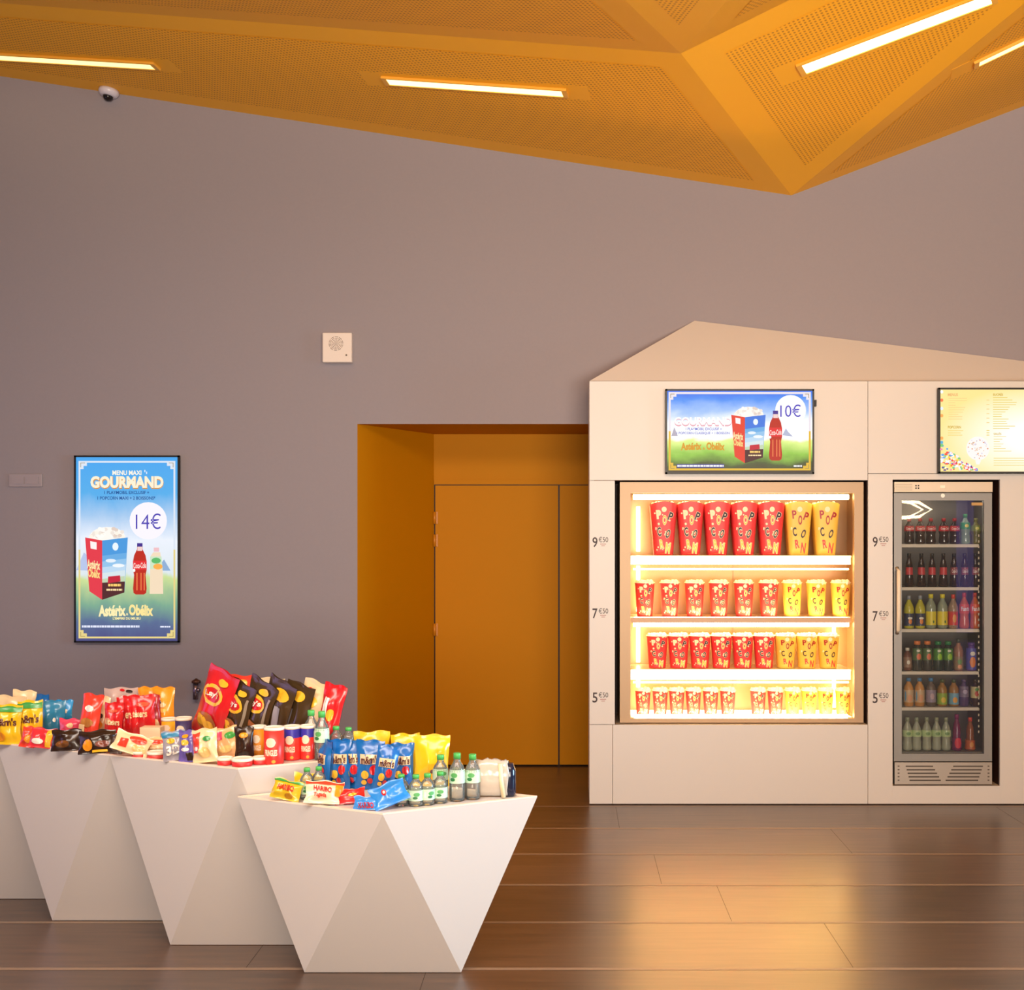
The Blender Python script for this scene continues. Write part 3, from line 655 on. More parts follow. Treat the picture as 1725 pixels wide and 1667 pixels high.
# ------------------------------------------------------------------ drinks fridge
fx = KX(1589); fz = KZ(1321.5); fo = (fx, DK, fz)
fr_ = thing('drinks_fridge', 'upright grey glass door drinks fridge set into the white kiosk', 'fridge', fo)
steel = mt('#8d8b88', .4, .2); steel2 = mt('#d8c6ae', .35, .15); fin = mt('#7a7470', .6)
def fbox(b, x0, x1, y0, y1, ya, yb, m): b.box(KX(x0), KX(x1), ya, yb, KZ(y1), KZ(y0), m)
fy = DK+.012
b = MB(); fbox(b, 1507.5, 1509.5, 831, 1282, fy+.04, DW-.02, fin); fbox(b, 1670, 1672, 831, 1282, fy+.04, DW-.02, fin); fbox(b, 1508, 1672, 831, 1282, DW-.03, DW-.02, fin)
fbox(b, 1508, 1672, 831, 838, fy+.04, DW-.02, fin); fbox(b, 1508, 1672, 1268.5, 1282, fy+.04, DW-.02, fin); b.build('cabinet', fr_, fo)
b = MB(); fbox(b, 1506.8, 1672.2, 811.5, 828.5, fy-.01, fy+.3, steel2)
for k in range(4): fbox(b, 1508, 1537, 815+k*3.2, 815.7+k*3.2, fy-.0115, fy-.009, mt('#9a8b78', .5))
for xx in (1542, 1546.2):
    for yy in (816.5, 820.7): fbox(b, xx, xx+2.4, yy, yy+2.6, fy-.0115, fy-.009, black)
fbox(b, 1584, 1592, 817, 822, fy-.012, fy-.009, mt('#fff2dc', .3)); b.build('header_panel', fr_, fo)
dr_ = MB(); fbox(dr_, 1506.8, 1520, 830, 1282.5, fy, fy+.035, steel); fbox(dr_, 1659, 1672.2, 830, 1282.5, fy, fy+.035, steel)
fbox(dr_, 1520, 1659, 830, 842.5, fy, fy+.035, steel); fbox(dr_, 1520, 1659, 1270, 1282.5, fy, fy+.035, steel); door = dr_.build('door_frame', fr_, fo)
b = MB(); fbox(b, 1519.5, 1659.5, 842, 1270.5, fy+.012, fy+.018, GLASS); b.build('glass_pane', door, fo)
b = MB(); b.lathe([(.013, 0), (.013, .003)], mt('#d8d0c4', .3, .7), 16); k_ = b.build('lock', door); k_.location = (KX(1589)-fx, fy-DK, KZ(834.5)-fz); k_.rotation_euler = (R(90), 0, 0)
b = MB(); fbox(b, 1638.5, 1657, 846, 851, fy+.008, fy+.012, mt('#b98f50', .5)); b.build('sticker', door, fo)
b = MB(); hx = KX(1512); b.tube([(hx, fy+.002, KZ(957)), (hx, fy-.035, KZ(962)), (hx, fy-.04, KZ(990)), (hx, fy-.04, KZ(1035)), (hx, fy-.035, KZ(1060)), (hx, fy+.002, KZ(1066))], .013, mt('#e6d6bd', .35), 12); b.build('handle', door, fo)
b = MB(); fbox(b, 1507.5, 1671.5, 1284, 1321, fy-.008, fy+.3, mt('#b9b0a6', .3, .4))
for k in range(5):
    yy = 1289.5+k*5.9; s1 = 1526+k*1.6; e1 = 1572+k*3.4 if k < 4 else 1585; s2 = 1606-k*3.2; e2 = 1656-k*2.0
    for a, c_ in ((s1, e1), (s2, e2)): fbox(b, a, c_, yy, yy+2.0, fy-.010, fy-.007, mt('#4a4038', .6))
    for a in (1512.5, 1664): fbox(b, a, a+3, yy, yy+1.6, fy-.010, fy-.007, mt('#4a4038', .6))
b.build('grille', fr_, fo)
fsh = [917, 990, 1061, 1133, 1194]
for yy in fsh:
    b = MB(); fbox(b, 1523, 1654, yy-.6, yy+4.6, fy+.045, fy+.055, mt('#e9dcc8', .4)); fbox(b, 1523, 1654, yy-.6, yy+1, fy+.055, DW-.06, mt('#c9c0b4', .5)); b.build('shelf', fr_, fo)
b = MB()
for k in range(36): fbox(b, 1652.5, 1654.5, 900+k*9.5, 904+k*9.5, fy+.04, fy+.046, mt('#d8c8b0', .5))
b.build('shelf_rail', fr_, fo)
b = MB(); fbox(b, 1515, 1664, 838, 841.8, fy+.06, fy+.09, mt('#fff3e0', .4, emit=9)); b.build('interior_light', fr_, fo)

def curved_disc(b, rad, a0, ra, z0, rz, m_):
    n = 8
    for k in range(n):
        t0, t1 = -1+2*k/n, -1+2*(k+1)/n; h0, h1_ = rz*math.sqrt(max(0, 1-t0*t0)), rz*math.sqrt(max(0, 1-t1*t1))
        q = [(t0, -h0), (t1, -h1_), (t1, h1_), (t0, h0)]
        b.poly([(rad*math.sin(a0+ra*t_), -rad*math.cos(a0+ra*t_), z0+hh_) for t_, hh_ in q], m_)
def make_bottle(name, h, r, body, liquid_mat, cap_mat, lab=None, lab_z=(.45, .7), lettering=None, shape='soda', let_mat=None, decal=None):
    """h total height incl. cap; label wraps the body between fractions lab_z"""
    root = empty(name, (0, 0, 0)); hb = h*.91
    if shape == 'soda': pr = [(.80, 0), (.95, .03), (1, .1), (.90, .30), (.86, .40), (1, .52), (1, .66), (.80, .78), (.50, .88), (.36, .94), (.36, 1)]
    elif shape == 'round': pr = [(.75, 0), (1, .04), (1, .35), (1, .62), (.98, .70), (.80, .80), (.52, .88), (.42, .93), (.42, 1)]
    elif shape == 'wide': pr = [(.85, 0), (1, .03), (.96, .30), (1, .60), (1, .72), (.88, .84), (.62, .90), (.60, 1)]
    else: pr = [(.85, 0), (1, .03), (.75, .4), (.72, .65), (.60, .8), (.40, .9), (.36, 1)]
    b = MB(); b.lathe([(a*r, z*hb) for a, z in pr], body, 18); b.build('bottle_body', root)
    cr_ = pr[-1][0]*r*1.12
    b = MB(); b.lathe([(cr_, hb*.965), (cr_, h-.002), (cr_*.9, h)], cap_mat, 18); b.build('cap', root)
    if lab is not None:
        def rad(t_):
            z = t_*h/hb
            for (a, za), (c_, zb) in zip(pr, pr[1:]):
                if za <= z <= zb: return r*(a+(c_-a)*(z-za)/(zb-za))
            return r
        b = MB(); ts = [lab_z[0]+(lab_z[1]-lab_z[0])*k/4 for k in range(5)]
        rr = max(rad(t_) for t_ in ts)*1.02
        b.lathe([(max(rad(t_)*1.02, rr*.93), t_*h) for t_ in ts], lab, 20, cap=False)
        if lettering:
            za = (lab_z[0]+.28*(lab_z[1]-lab_z[0]))*h; zb = (lab_z[0]+.75*(lab_z[1]-lab_z[0]))*h
            b.text(lettering, lambda u, v: ((rr*1.02)*math.sin((u-.5)*1.7), -(rr*1.02)*math.cos((u-.5)*1.7), za+(zb-za)*v+.1*(u-.5)*(zb-za)), let_mat or mt('#fff4ee', .5), .02)
        if decal:
            for (u, v, ru, rv, m_) in decal:
                curved_disc(b, rr*1.015, u, ru, (lab_z[0]+(lab_z[1]-lab_z[0])*v)*h, (lab_z[1]-lab_z[0])*rv*h, m_)
        b.build('label_wrap', root, recalc=False)
    return root
cok = mt('#2a1512', .12); lredd = mt('#c9202a', .4); gw = mt('#3f9a4a', .4); WL_ = mt('#f2ead8', .5)
kinds = {
 'cola': dict(label='dark cola bottle with a red label', r=.032, body=cok, cap=mt('#b01820', .4), lab=lredd, lab_z=(.50, .70), lettering='Coca-Cola'),
 'lime': dict(label='clear lemon lime soda bottle with a green label', r=.032, body=mt('#86a08a', .15), cap=gw, lab=mt('#2f9a5a', .4), lab_z=(.50, .72), decal=[(0, .5, .4, .25, mt('#f2e05a', .4))]),
 'olive': dict(label='olive green soda bottle with a yellow green label', r=.032, body=mt('#6f6a3a', .2), cap=mt('#7a7a40', .4), lab=mt('#7f8a3a', .4), lab_z=(.50, .72), decal=[(0, .5, .4, .25, mt('#e2d86a', .4))]),
 'colaz': dict(label='tall cola bottle with a plain red band', r=.031, body=cok, cap=black, lab=mt('#d23a40', .4), lab_z=(.36, .58), shape='hour'),
 'colap': dict(label='tall cola bottle with white lettering on its band', r=.031, body=cok, cap=black, lab=mt('#9a4a4c', .4), lab_z=(.36, .58), shape='hour', lettering='Coca-Cola'),
 'pulp': dict(label='yellow citrus bottle with a dark blue label', r=.032, body=mt('#c9c03a', .25), cap=mt('#9aa0a8', .4), lab=mt('#39415f', .4), lab_z=(.08, .46), decal=[(0, .35, .35, .2, mt('#f08a30', .4)), (0, .62, .5, .1, WL_)]),
 'lemon': dict(label='clear lemonade bottle with yellow cap and label', r=.033, body=mt('#9aa48c', .15), cap=mt('#f0e03a', .4), lab=mt('#f0dc3a', .4), lab_z=(.10, .50), shape='round', decal=[(.25, .25, .15, .1, mt('#4a7a4a', .4))]),
 'strawb': dict(label='soda bottle with a red cap and a red square label', r=.032, body=mt('#a88a70', .2), cap=mt('#e24a30', .4), lab=mt('#dd4030', .4), lab_z=(.10, .50), decal=[(0, .5, .4, .3, mt('#f2a04a', .4))]),
 'orange': dict(label='orange soda bottle with a white lettered label', r=.032, body=mt('#d0622a', .2), cap=mt('#d0402e', .4), lab=mt('#e8592a', .4), lab_z=(.42, .68), lettering='Fanta', let_mat=mt('#f4f4ff', .4)),
 'milk': dict(label='short chocolate milk bottle with a white cap', r=.028, body=mt('#7a4a3a', .3), cap=WL_, lab=mt('#9c7a64', .4), lab_z=(.15, .6), shape='round', decal=[(0, .5, .4, .2, WL_)]),
 'peach': dict(label='dark tea bottle with orange cap and fruit label', r=.031, body=mt('#3a3c38', .2), cap=mt('#f08a4a', .4), lab=mt('#59784a', .4), lab_z=(.36, .76), shape='wide', decal=[(.1, .3, .5, .26, mt('#ee7a50', .4)), (0, .8, .4, .1, WL_)]),
 'green': dict(label='dark tea bottle with green cap and fruit label', r=.031, body=mt('#2c3a34', .2), cap=mt('#2f8a50', .4), lab=mt('#4c8a3a', .4), lab_z=(.36, .76), shape='wide', decal=[(.1, .3, .5, .26, mt('#a6d83a', .4)), (0, .8, .4, .1, WL_)]),
 'brown': dict(label='slim brown juice bottle with a dark cap', r=.030, body=mt('#a8765a', .25), cap=mt('#46504c', .4), lab=mt('#9a8060', .4), lab_z=(.05, .45), shape='round', decal=[(0, .6, .5, .2, mt('#6a9a4a', .4)), (0, .2, .5, .15, mt('#f0a070', .4))]),
 'purple': dict(label='purple and orange tropical drink pouch bottle', r=.036, body=mt('#6a4a9a', .25), cap=mt('#5a3a8a', .4), lab=mt('#5a5ab0', .4), lab_z=(.05, .8), shape='wide', decal=[(0, .35, .6, .25, mt('#ee8a40', .4)), (0, .75, .5, .1, WL_)]),
 'apri': dict(label='orange fruit drink bottle with a blue cap', r=.031, body=mt('#d0904a', .25), cap=mt('#3f86bc', .4), lab=mt('#d8b48a', .4), lab_z=(.15, .58), shape='round', decal=[(0, .35, .5, .3, mt('#e8a070', .4)), (-.9, .5, .2, .4, mt('#6aa8d0', .4))]),
 'grey': dict(label='dull plum drink bottle with a blue cap', r=.032, body=mt('#6a5a52', .25), cap=mt('#3f86bc', .4), lab=mt('#9a8aa0', .4), lab_z=(.15, .58), shape='round', decal=[(0, .5, .4, .25, mt('#c8a8b0', .4))]),
 'jam': dict(label='amber juice bottle with a green and yellow label', r=.032, body=mt('#a8783a', .25), cap=mt('#4a5a30', .4), lab=mt('#9ab83a', .4), lab_z=(.08, .5), shape='round', decal=[(0, .4, .5, .25, mt('#f0c83a', .4))]),
 'jamb': dict(label='amber juice bottle with a pale blue and orange label', r=.032, body=mt('#a8783a', .25), cap=mt('#4a5a30', .4), lab=mt('#7ab0c8', .4), lab_z=(.08, .5), shape='round', decal=[(0, .4, .5, .25, mt('#f0a83a', .4))]),
 'violet': dict(label='clear violet tinted bottle with a faint label', r=.030, body=mt('#5a4672', .2), cap=mt('#5a4a72', .4), lab=mt('#83728c', .4), lab_z=(.35, .75), shape='round', decal=[(0, .5, .5, .2, mt('#c0b0c8', .5))]),
 'berry': dict(label='dark bottle with a cream label showing red fruit', r=.031, body=mt('#3a2018', .2), cap=mt('#46341c', .4), lab=mt('#d8c890', .4), lab_z=(.32, .74), shape='round', decal=[(0, .4, .45, .25, mt('#c8402a', .4)), (0, .75, .4, .15, mt('#4a8a3a', .4))]),
 'water': dict(label='clear still water bottle with a pale green label', r=.031, body=clear_mat('fridge_water', (.62, .66, .50), .6, .15), cap=mt('#a0a888', .4), lab=mt('#c4dca0', .4), lab_z=(.42, .62), shape='soda', decal=[(0, .5, .5, .25, mt('#7ca468', .4))]),
 'cherry': dict(label='tall magenta drink bottle with a red round label', r=.034, body=mt('#80285a', .2), cap=mt('#a02a6a', .4), lab=mt('#7a2a5c', .4), lab_z=(.08, .35), shape='hour', decal=[(0, .5, .7, .55, mt('#e8304a', .4))]),
 'ginger': dict(label='orange brown drink bottle with a red cap', r=.034, body=mt('#96522a', .2), cap=mt('#e04a3a', .4), lab=mt('#c8602a', .4), lab_z=(.05, .32), shape='hour', decal=[(0, .5, .4, .3, mt('#f0a050', .4))]),
}
frows = [
 ('top shelf', 917, [(1531.5, 'cola', 873), (1550, 'cola', 873), (1568, 'cola', 873), (1589.6, 'cola', 873), (1608, 'cola', 873), (1626, 'lime', 866), (1643.6, 'olive', 873)]),
 ('second shelf', 990, [(1531.5, 'colaz', 932), (1552, 'colaz', 932), (1570, 'colaz', 932), (1589, 'colaz', 932), (1607, 'colap', 932), (1625, 'colap', 932), (1643, 'colap', 932)]),
 ('third shelf', 1061, [(1531, 'pulp', 1003), (1550, 'pulp', 1003), (1568, 'lemon', 1000.5), (1587.5, 'lemon', 1000.5), (1605.5, 'strawb', 1001), (1624, 'orange', 998), (1642, 'orange', 998)]),
 ('fourth shelf', 1133, [(1528.5, 'milk', 1091), (1545, 'peach', 1079.5), (1562, 'peach', 1079.5), (1580, 'green', 1080), (1597, 'green', 1080), (1614.5, 'brown', 1076), (1636, 'purple', 1082)]),
 ('fifth shelf', 1194, [(1530.5, 'apri', 1141.5), (1549, 'apri', 1141.5), (1568, 'grey', 1141.5), (1587, 'jam', 1144), (1606.5, 'jamb', 1144), (1623.5, 'violet', 1144), (1643, 'berry', 1144)]),
 ('fridge floor', 1269, [(1528.5, 'water', 1208), (1544, 'water', 1208), (1561, 'water', 1208), (1577.5, 'water', 1208), (1593.5, 'water', 1208), (1611.5, 'cherry', 1203), (1634, 'ginger', 1208)])]
for sname, ysh, items in frows:
    counts = {}
    for px, k, yt in items: counts[k] = counts.get(k, 0)+1
    seen = {}; proto = {}
    for px, k, yt in items:
        D0 = fy+.10; z0 = KZ(ysh-.6); h = KZ(yt, D0)-z0; kd = kinds[k]
        if k not in proto:
            t = make_bottle('drink_bottle', h, min(kd['r'], .0335), kd['body'], None, kd['cap'], kd['lab'], kd['lab_z'], kd.get('lettering'), kd.get('shape', 'soda'), kd.get('let_mat'), kd.get('decal'))
            proto[k] = (t, children(t))
        else: t = copy_tree(proto[k][0], None, proto[k][1])
        t.location = (KX(px, D0), D0, z0+.001)
        n = seen.get(k, 0); seen[k] = n+1
        where = 'on the fridge floor' if sname == 'fridge floor' else 'on the fridge %s' % sname
        sh_ = 'fridge bottom' if sname == 'fridge floor' else 'fridge '+sname
        lab = '%s, %s' % (kd['label'], where) if counts[k] == 1 else '%s, %s from left, %s' % (kd['label'], ordn[n], sh_)
        tag(t, lab, 'bottle', 'drink bottles in the fridge, '+sname)

# chevron lamp hung at the far end of the foyer, seen mirrored in the fridge door
t = thing('chevron_wall_lamp', 'glowing double chevron lamp on the foyer wall behind the camera', 'lamp', (5.95, -4.95, 2.0))
for k in range(2):
    b = MB(); x = 5.80+.15*k; b.tube([(x-.45, -4.9, 2.34), (x-.05, -4.9, 2.29), (x+.16, -4.9, 2.17), (x-.05, -4.9, 2.05), (x-.45, -4.9, 2.02)], .024, mt('#ffe4b0', .4, emit=45), 8); b.build('light_tube', t, (5.95, -4.95, 2.0))
t = thing('violet_light_column', 'tall violet glowing column at the end of the foyer wall behind the camera', 'lamp', (6.66, -4.85, 0))
b = MB(); b.box(-.13, .13, -.05, .05, .1, 3.0, mt('#7a66c8', .4, emit=1.8)); b.build('glowing_panel', t)
b = MB(); b.box(-.16, .16, -.08, .08, 0, .1, black); b.build('base', t)

# ------------------------------------------------------------------ faceted display counters
h1, h2 = .67, .78
P1 = Vector((-.695, 4.41, 0)); P2 = Vector((-1.316, 4.705, 0)); Q1 = Vector((-.13, 4.71, 0)); st = P2-P1; Q2 = Q1+st
Ba = Vector((-1.037, 4.638, 0)); Bb = Vector((-.425, 4.638, 0)); st2 = Vector((-.63, .315, 0))
def hull(pts, mat):
    bm = bmesh.new()
    for p in pts: bm.verts.new(p)
    bmesh.ops.convex_hull(bm, input=bm.verts)
    lo = [v for v in bm.verts if not v.link_faces]
    bmesh.ops.delete(bm, geom=lo, context='VERTS')
    bmesh.ops.dissolve_limit(bm, angle_limit=R(1), verts=bm.verts, edges=bm.edges)
    bm.verts.index_update(); vs = [v.co.copy() for v in bm.verts]; fs = [[v.index for v in f.verts] for f in bm.faces]; bm.free()
    return vs, fs
cw = mt('#cfcbc8', .38, noise=.01, nscale=3); lipm = mt('#f3e2cf', .4)
def unit(t, o, p, q, a, b_, h):
    top = [p, q, q+st, p+st]; zz = Vector((0, 0, h)); back = Vector((.0, .30, 0))
    base = [a, b_, b_+Vector((-.08, .30, 0)), a+Vector((.12, .30, 0))]
    vs, fs = hull([x+zz for x in top]+[x+Vector((0, 0, .002)) for x in base], cw)
    m_ = MB(); m_.add(vs, fs, cw); m_.build('faceted_base', t, o)
low = thing('display_counter', 'low white faceted snack counter nearest the kiosk with an inverted pyramid foot', 'counter', (-.72, 4.7, 0)); lo_ = (-.72, 4.7, 0)
unit(low, lo_, P1, Q1, Ba, Bb, h1)
tall = thing('display_counter', 'taller white faceted snack counter running off the left edge on several pointed feet', 'counter', (-2.2, 5.4, 0)); to_ = (-2.2, 5.4, 0)
for k in range(1, 5):
    a = Ba+st2*k; b_ = Bb+st2*k
    if k == 1: b_ = b_+Vector((-.03, 0, 0))
    unit(tall, to_, P1+st*k, Q1+st*k, a, b_, h2)
def lip(t, o, pts, h):
    b = MB(); z = h; n = len(pts); c_ = sum(pts, Vector())/n
    inn = inset(pts, [.012]*n, Vector((0, 0, 1)))
    for i in range(n):
        a, d, e, f = pts[i], pts[(i+1) % n], inn[(i+1) % n], inn[i]
        vs = [Vector((q.x, q.y, zz)) for zz in (z+.0003, z+.006) for q in (a, d, e, f)]
        b.add(vs, [(0, 1, 2, 3), (4, 5, 6, 7), (0, 1, 5, 4), (1, 2, 6, 5), (2, 3, 7, 6), (3, 0, 4, 7)], lipm)
    b.build('rim', t, o)
lip(low, lo_, [P1, Q1, Q2, P2], h1)
lip(tall, to_, [P2, Q2, Q2+st*4, P2+st*4], h2)

# ------------------------------------------------------------------ snacks
def smooth(x): x = max(0, min(1, x)); return x*x*(3-2*x)
NB = [0]
def bag(name, label, cat, x0, yb, x1, yt, wpx, T, base, decals=(), yaw=0.0, lean=.12, d=None, tab='hi', bands=(), group=None, flat=False, gloss=.28, up=None):
    """sealed foil bag: bottom centre at (x0, yb) and top centre towards (x1, yt) as measured, standing on its counter"""
    h_t = h2 if tab == 'hi' else h1
    if d is None: d = F*(H-h_t)/(yb-CY)+T*.45+.008; z0 = h_t+.002
    else: z0 = max(h_t+.002, H-(yb-CY)*d/F)
    if up is not None: z0 = h_t+up
    X = (x0-CX)*d/F; roll = math.atan2(x1-x0, yb-yt); hh = math.hypot(x1-x0, yb-yt)*d/F/math.cos(lean); w_ = wpx*d/F
    NB[0] += 1; sd_ = NB[0]*1.7
    z0 += w_/2*abs(math.sin(roll))*.8; root = thing(name, label, cat, (X, d, z0), group, (-lean, roll, yaw))
    NU, NV = 14, 18
    def pos(u, v, side, off=0.0):
        a = max(0, 1-abs(u)**2.4)**.7; b_ = smooth((v-.04)/.3)*smooth((.96-v)/.26)
        wr = .10*T*(math.sin(6*u+sd_+4*v)+.8*math.sin(11*v-3*u+sd_*2))*a*(.4+.6*b_)+.05*T*math.sin(17*u+9*v+sd_)*a*b_
        y = T/2*a*(.14+.86*b_)+.0012+ (wr if side < 0 else wr*.5)
        x = u*w_/2*(1-.07*b_+.02*math.sin(9*v+sd_))
        z = v*hh+.004*math.sin(5*u+sd_)*(v > .9)
        if side < 0: y = -(y+off)
        return (x, y, z)
    def colr(v):
        for a, c_, m_ in bands:
            if a <= v < c_: return m_
        return base
    b = MB()
    for side in (-1, 1):
        for j in range(NV):
            v0, v1 = .05+.9*j/NV, .05+.9*(j+1)/NV
            for i in range(NU):
                ua, ub = -1+2*i/NU, -1+2*(i+1)/NU
                b.add([pos(ua, v0, side), pos(ub, v0, side), pos(ub, v1, side), pos(ua, v1, side)], [(0, 1, 2, 3)], colr((v0+v1)/2), True)
    for kd_, dc in enumerate(decals):
        of_ = .0022+.0009*kd_
        k = dc[0]
        if k == 'e': _, u, v, ru, rv, m_ = dc[:6]; b.add([pos(u, v, -1, of_)]+[pos(u+ru*q_/4*math.cos(2*math.pi*i/16), v+rv*q_/4*math.sin(2*math.pi*i/16), -1, of_) for q_ in (1, 2, 3, 4) for i in range(16)], [(0, 1+i, 1+(i+1) % 16) for i in range(16)]+[(1+16*q_+(i+1) % 16, 1+16*q_+i, 17+16*q_+i, 17+16*q_+(i+1) % 16) for q_ in range(3) for i in range(16)], m_, True)
        elif k == 'q':
            _, ua, va, ub, vb, m_ = dc[:6]; n = 6
            for i in range(n):
                for j in range(n):
                    uu = [ua+(ub-ua)*(i+q_)/n for q_ in (0, 1)]; vv = [va+(vb-va)*(j+q_)/n for q_ in (0, 1)]
                    b.add([pos(uu[0], vv[0], -1, of_), pos(uu[1], vv[0], -1, of_), pos(uu[1], vv[1], -1, of_), pos(uu[0], vv[1], -1, of_)], [(0, 1, 2, 3)], m_, True)
        elif k == 't': _, s_, ua, va, ub, vb, m_, sk = dc; b.text(s_, lambda a, c_: pos(ua+(ub-ua)*a, va+(vb-va)*c_+sk*(a-.5), -1, of_+.002), m_, .035)
    bm_o = b
    me_o = bm_o.build('pouch', root, recalc=False)
    bm = bmesh.new(); bm.from_mesh(me_o.data); bmesh.ops.remove_doubles(bm, verts=bm.verts, dist=.00005); bm.to_mesh(me_o.data); bm.free()
    for va, vb in ((0, .05), (.95, 1)):
        s_ = MB(); n = 16
        for i in range(n):
            ua, ub = -1+2*i/n, -1+2*(i+1)/n
            for j in range(2):
                q0, q1 = va+(vb-va)*j/2, va+(vb-va)*(j+1)/2
                for sgn in (-1, 1): s_.add([pos(ua, q0, sgn), pos(ub, q0, sgn), pos(ub, q1, sgn), pos(ua, q1, sgn)], [(0, 1, 2, 3)], colr((q0+q1)/2), False)
        s_.build('crimped_seal', root, recalc=False)
    if flat: root.rotation_euler = (R(-78)+lean, roll*0, yaw)
    return root
G = lambda h, r=.28: mt(h, r, coat=.4)
blu = G('#1667b4'); blu2 = G('#2a86d8'); brn = G('#5b2c22'); yl = G('#f2c21c'); rd = G('#cf1f24'); rd2 = G('#e8432f'); blk = G('#45341f', .22); crm = G('#ecd2a4'); org = G('#f29a22'); wh = G('#f4ece0'); grn = G('#3c9a48'); pur = G('#5a4a8c'); chip = G('#f2b92e'); teal = G('#2a7fa8'); gry = G('#9a96a0', .2); choc = G('#2c1a12'); pink = G('#e04a6a')
mm_d = lambda: [('q', -.72, .52, .74, .72, crm), ('t', "m&m's", -.64, .53, .68, .70, brn, .02), ('e', .35, .40, .32, .10, rd), ('e', -.3, .30, .3, .09, chip), ('e', .1, .18, .22, .06, rd), ('e', -.35, .14, .2, .05, chip), ('e', .45, .2, .16, .05, blu2)]
ggb = 'upright blue candy bags on the low counter'
# low counter: blue candy bags
for (x0, x1, yb, yt, w_, yaw, tx) in ((546, 548, 1331, 1250, 40, -.9, 'leftmost blue chocolate candy bag turned edge on, on the low counter'),
        (571, 572, 1331, 1250, 40, -.15, 'second blue chocolate candy bag from the left with a red candy in front'),
        (593, 594, 1330, 1250, 40, -.2, 'third blue chocolate candy bag from the left, partly covered'),
        (622, 624, 1332, 1251, 48, 0, 'middle blue chocolate candy bag whose full lettering shows'),
        (644, 656, 1336, 1262, 38, .15, 'blue chocolate candy bag tilted to the right in front of its row'),
        (676, 678, 1329, 1256, 40, .1, 'rightmost blue chocolate candy bag beside the yellow bags')):
    bag('candy_bag', tx, 'candy bag', x0, yb, x1, yt, w_, .045, blu, mm_d(), yaw, .06, tab='lo', group=ggb)
yd = [('t', "m&m's", -.5, .5, .5, .68, brn, 0), ('e', .2, .3, .3, .1, G('#e0a010'))]
bag('candy_bag', 'yellow candy bag standing behind the blue bags on the low counter', 'candy bag', 628, 1322, 626, 1236, 60, .05, yl, yd, .1, .05, tab='lo', group='yellow bags on the low counter')
bag('candy_bag', 'yellow candy bag farthest right behind the green capped bottles', 'candy bag', 726, 1328, 729, 1242, 60, .05, yl, [('q', -.2, .06, .6, .45, G('#e8a810')), ('e', .0, .3, .1, .04, brn)], .15, .05, tab='lo', group='yellow bags on the low counter')
bag('candy_bag', 'yellow candy bag between the other two yellow bags', 'candy bag', 684, 1323, 682, 1240, 50, .05, yl, [('e', .2, .4, .3, .1, G('#e0a010'))], 0, .05, tab='lo', group='yellow bags on the low counter')
# gummy bags lying at the front
hd = lambda c_, s_='HARIBO': [('t', s_, -.62, .42, .55, .72, c_, .0)]
bag('gummy_bag', 'yellow gummy candy bag with red lettering at the left front corner of the low counter', 'candy bag', 478, 1354, 484, 1324, 52, .035, G('#d9b526'), hd(rd)+[('e', .3, .2, .3, .12, G('#b07a20')), ('q', -1, .86, 1, .95, grn)], -.1, .45, tab='lo', group='gummy bags along the low counter front')
bag('gummy_bag', 'yellow gummy candy bag lying behind the front yellow gummy bag', 'candy bag', 514, 1343, 518, 1312, 48, .035, G('#dfbb20'), [('t', 'HARIBO', -.5, .1, .6, .32, brn, 0)], .1, .5, tab='lo', group='gummy bags along the low counter front')
bag('gummy_bag', 'red and cream gummy candy bag with large lettering near the middle of the counter front', 'candy bag', 545, 1360, 549, 1326, 66, .035, G('#f3d6b4'), [('t', 'HARIBO', -.62, .48, .35, .72, rd, -.06), ('t', 'Tagada', -.62, .2, .1, .42, rd2, -.04), ('q', -1, .82, 1, .95, rd2), ('q', .55, .3, .95, .82, org)], .25, .5, tab='lo', group='gummy bags along the low counter front')
bag('gummy_bag', 'plain red gummy candy bag under the blue gummy bags', 'candy bag', 590, 1358, 588, 1337, 52, .03, rd, [('e', .2, .5, .3, .1, chip)], .1, .6, tab='lo', group='gummy bags along the low counter front')
bag('gummy_bag', 'light blue gummy candy bag with red lettering at the counter front corner', 'candy bag', 617, 1367, 617, 1346, 46, .03, G('#3d8fe0'), [('t', 'HARIBO', -.6, .1, .6, .5, rd, 0)], -.05, .4, tab='lo', group='gummy bags along the low counter front')
bag('gummy_bag', 'bright blue candy bag sloping down towards the small water bottles', 'candy bag', 663, 1366, 652, 1334, 62, .035, blu2, [('e', -.3, .6, .14, .14, rd), ('e', -.3, .6, .07, .07, wh)], .35, .5, tab='lo', group='gummy bags along the low counter front')
# water bottles
wlab = mt('#bfe0c4', .45); gcap = mt('#4fb558', .4)
pb_big = pb_small = None
def bottle_at(x, yb, yt, r, label, tab='lo', group='green capped water bottles', dd=None, small=False):
    h_t = h1 if tab == 'lo' else h2
    d = dd or F*(H-h_t)/(yb-CY)+.02; h = H-(yt-CY)*d/F-h_t
    t = make_bottle('water_bottle', h, r, PET, None, gcap, wlab, (.18, .52) if small else (.38, .66), None, 'round', None, [(.1, .62, .45, .18, mt('#58a860', .4)), (-.1, .3, .35, .13, mt('#2f7a48', .4)), (-.75, .5, .15, .3, mt('#dff0dc', .5))])
    t.location = ((x-CX)*d/F, d, h_t+.001); t.rotation_euler.z = (x*.7) % 1.2-.6
    tag(t, label, 'bottle', group); return t
gs = 'small green capped water bottles in front'
for i, (x, yb) in enumerate(((676, 1358), (700.5, 1358.5), (720, 1356.5), (741.5, 1353.5))):
    bottle_at(x, yb, yb-54, .0285, ['leftmost small water bottle with green cap in the front row of four', 'second small water bottle with green cap from the left in the front row', 'third small water bottle with green cap from the left in the front row', 'rightmost small water bottle with green cap in the front row of four'][i], group=gs, small=True)
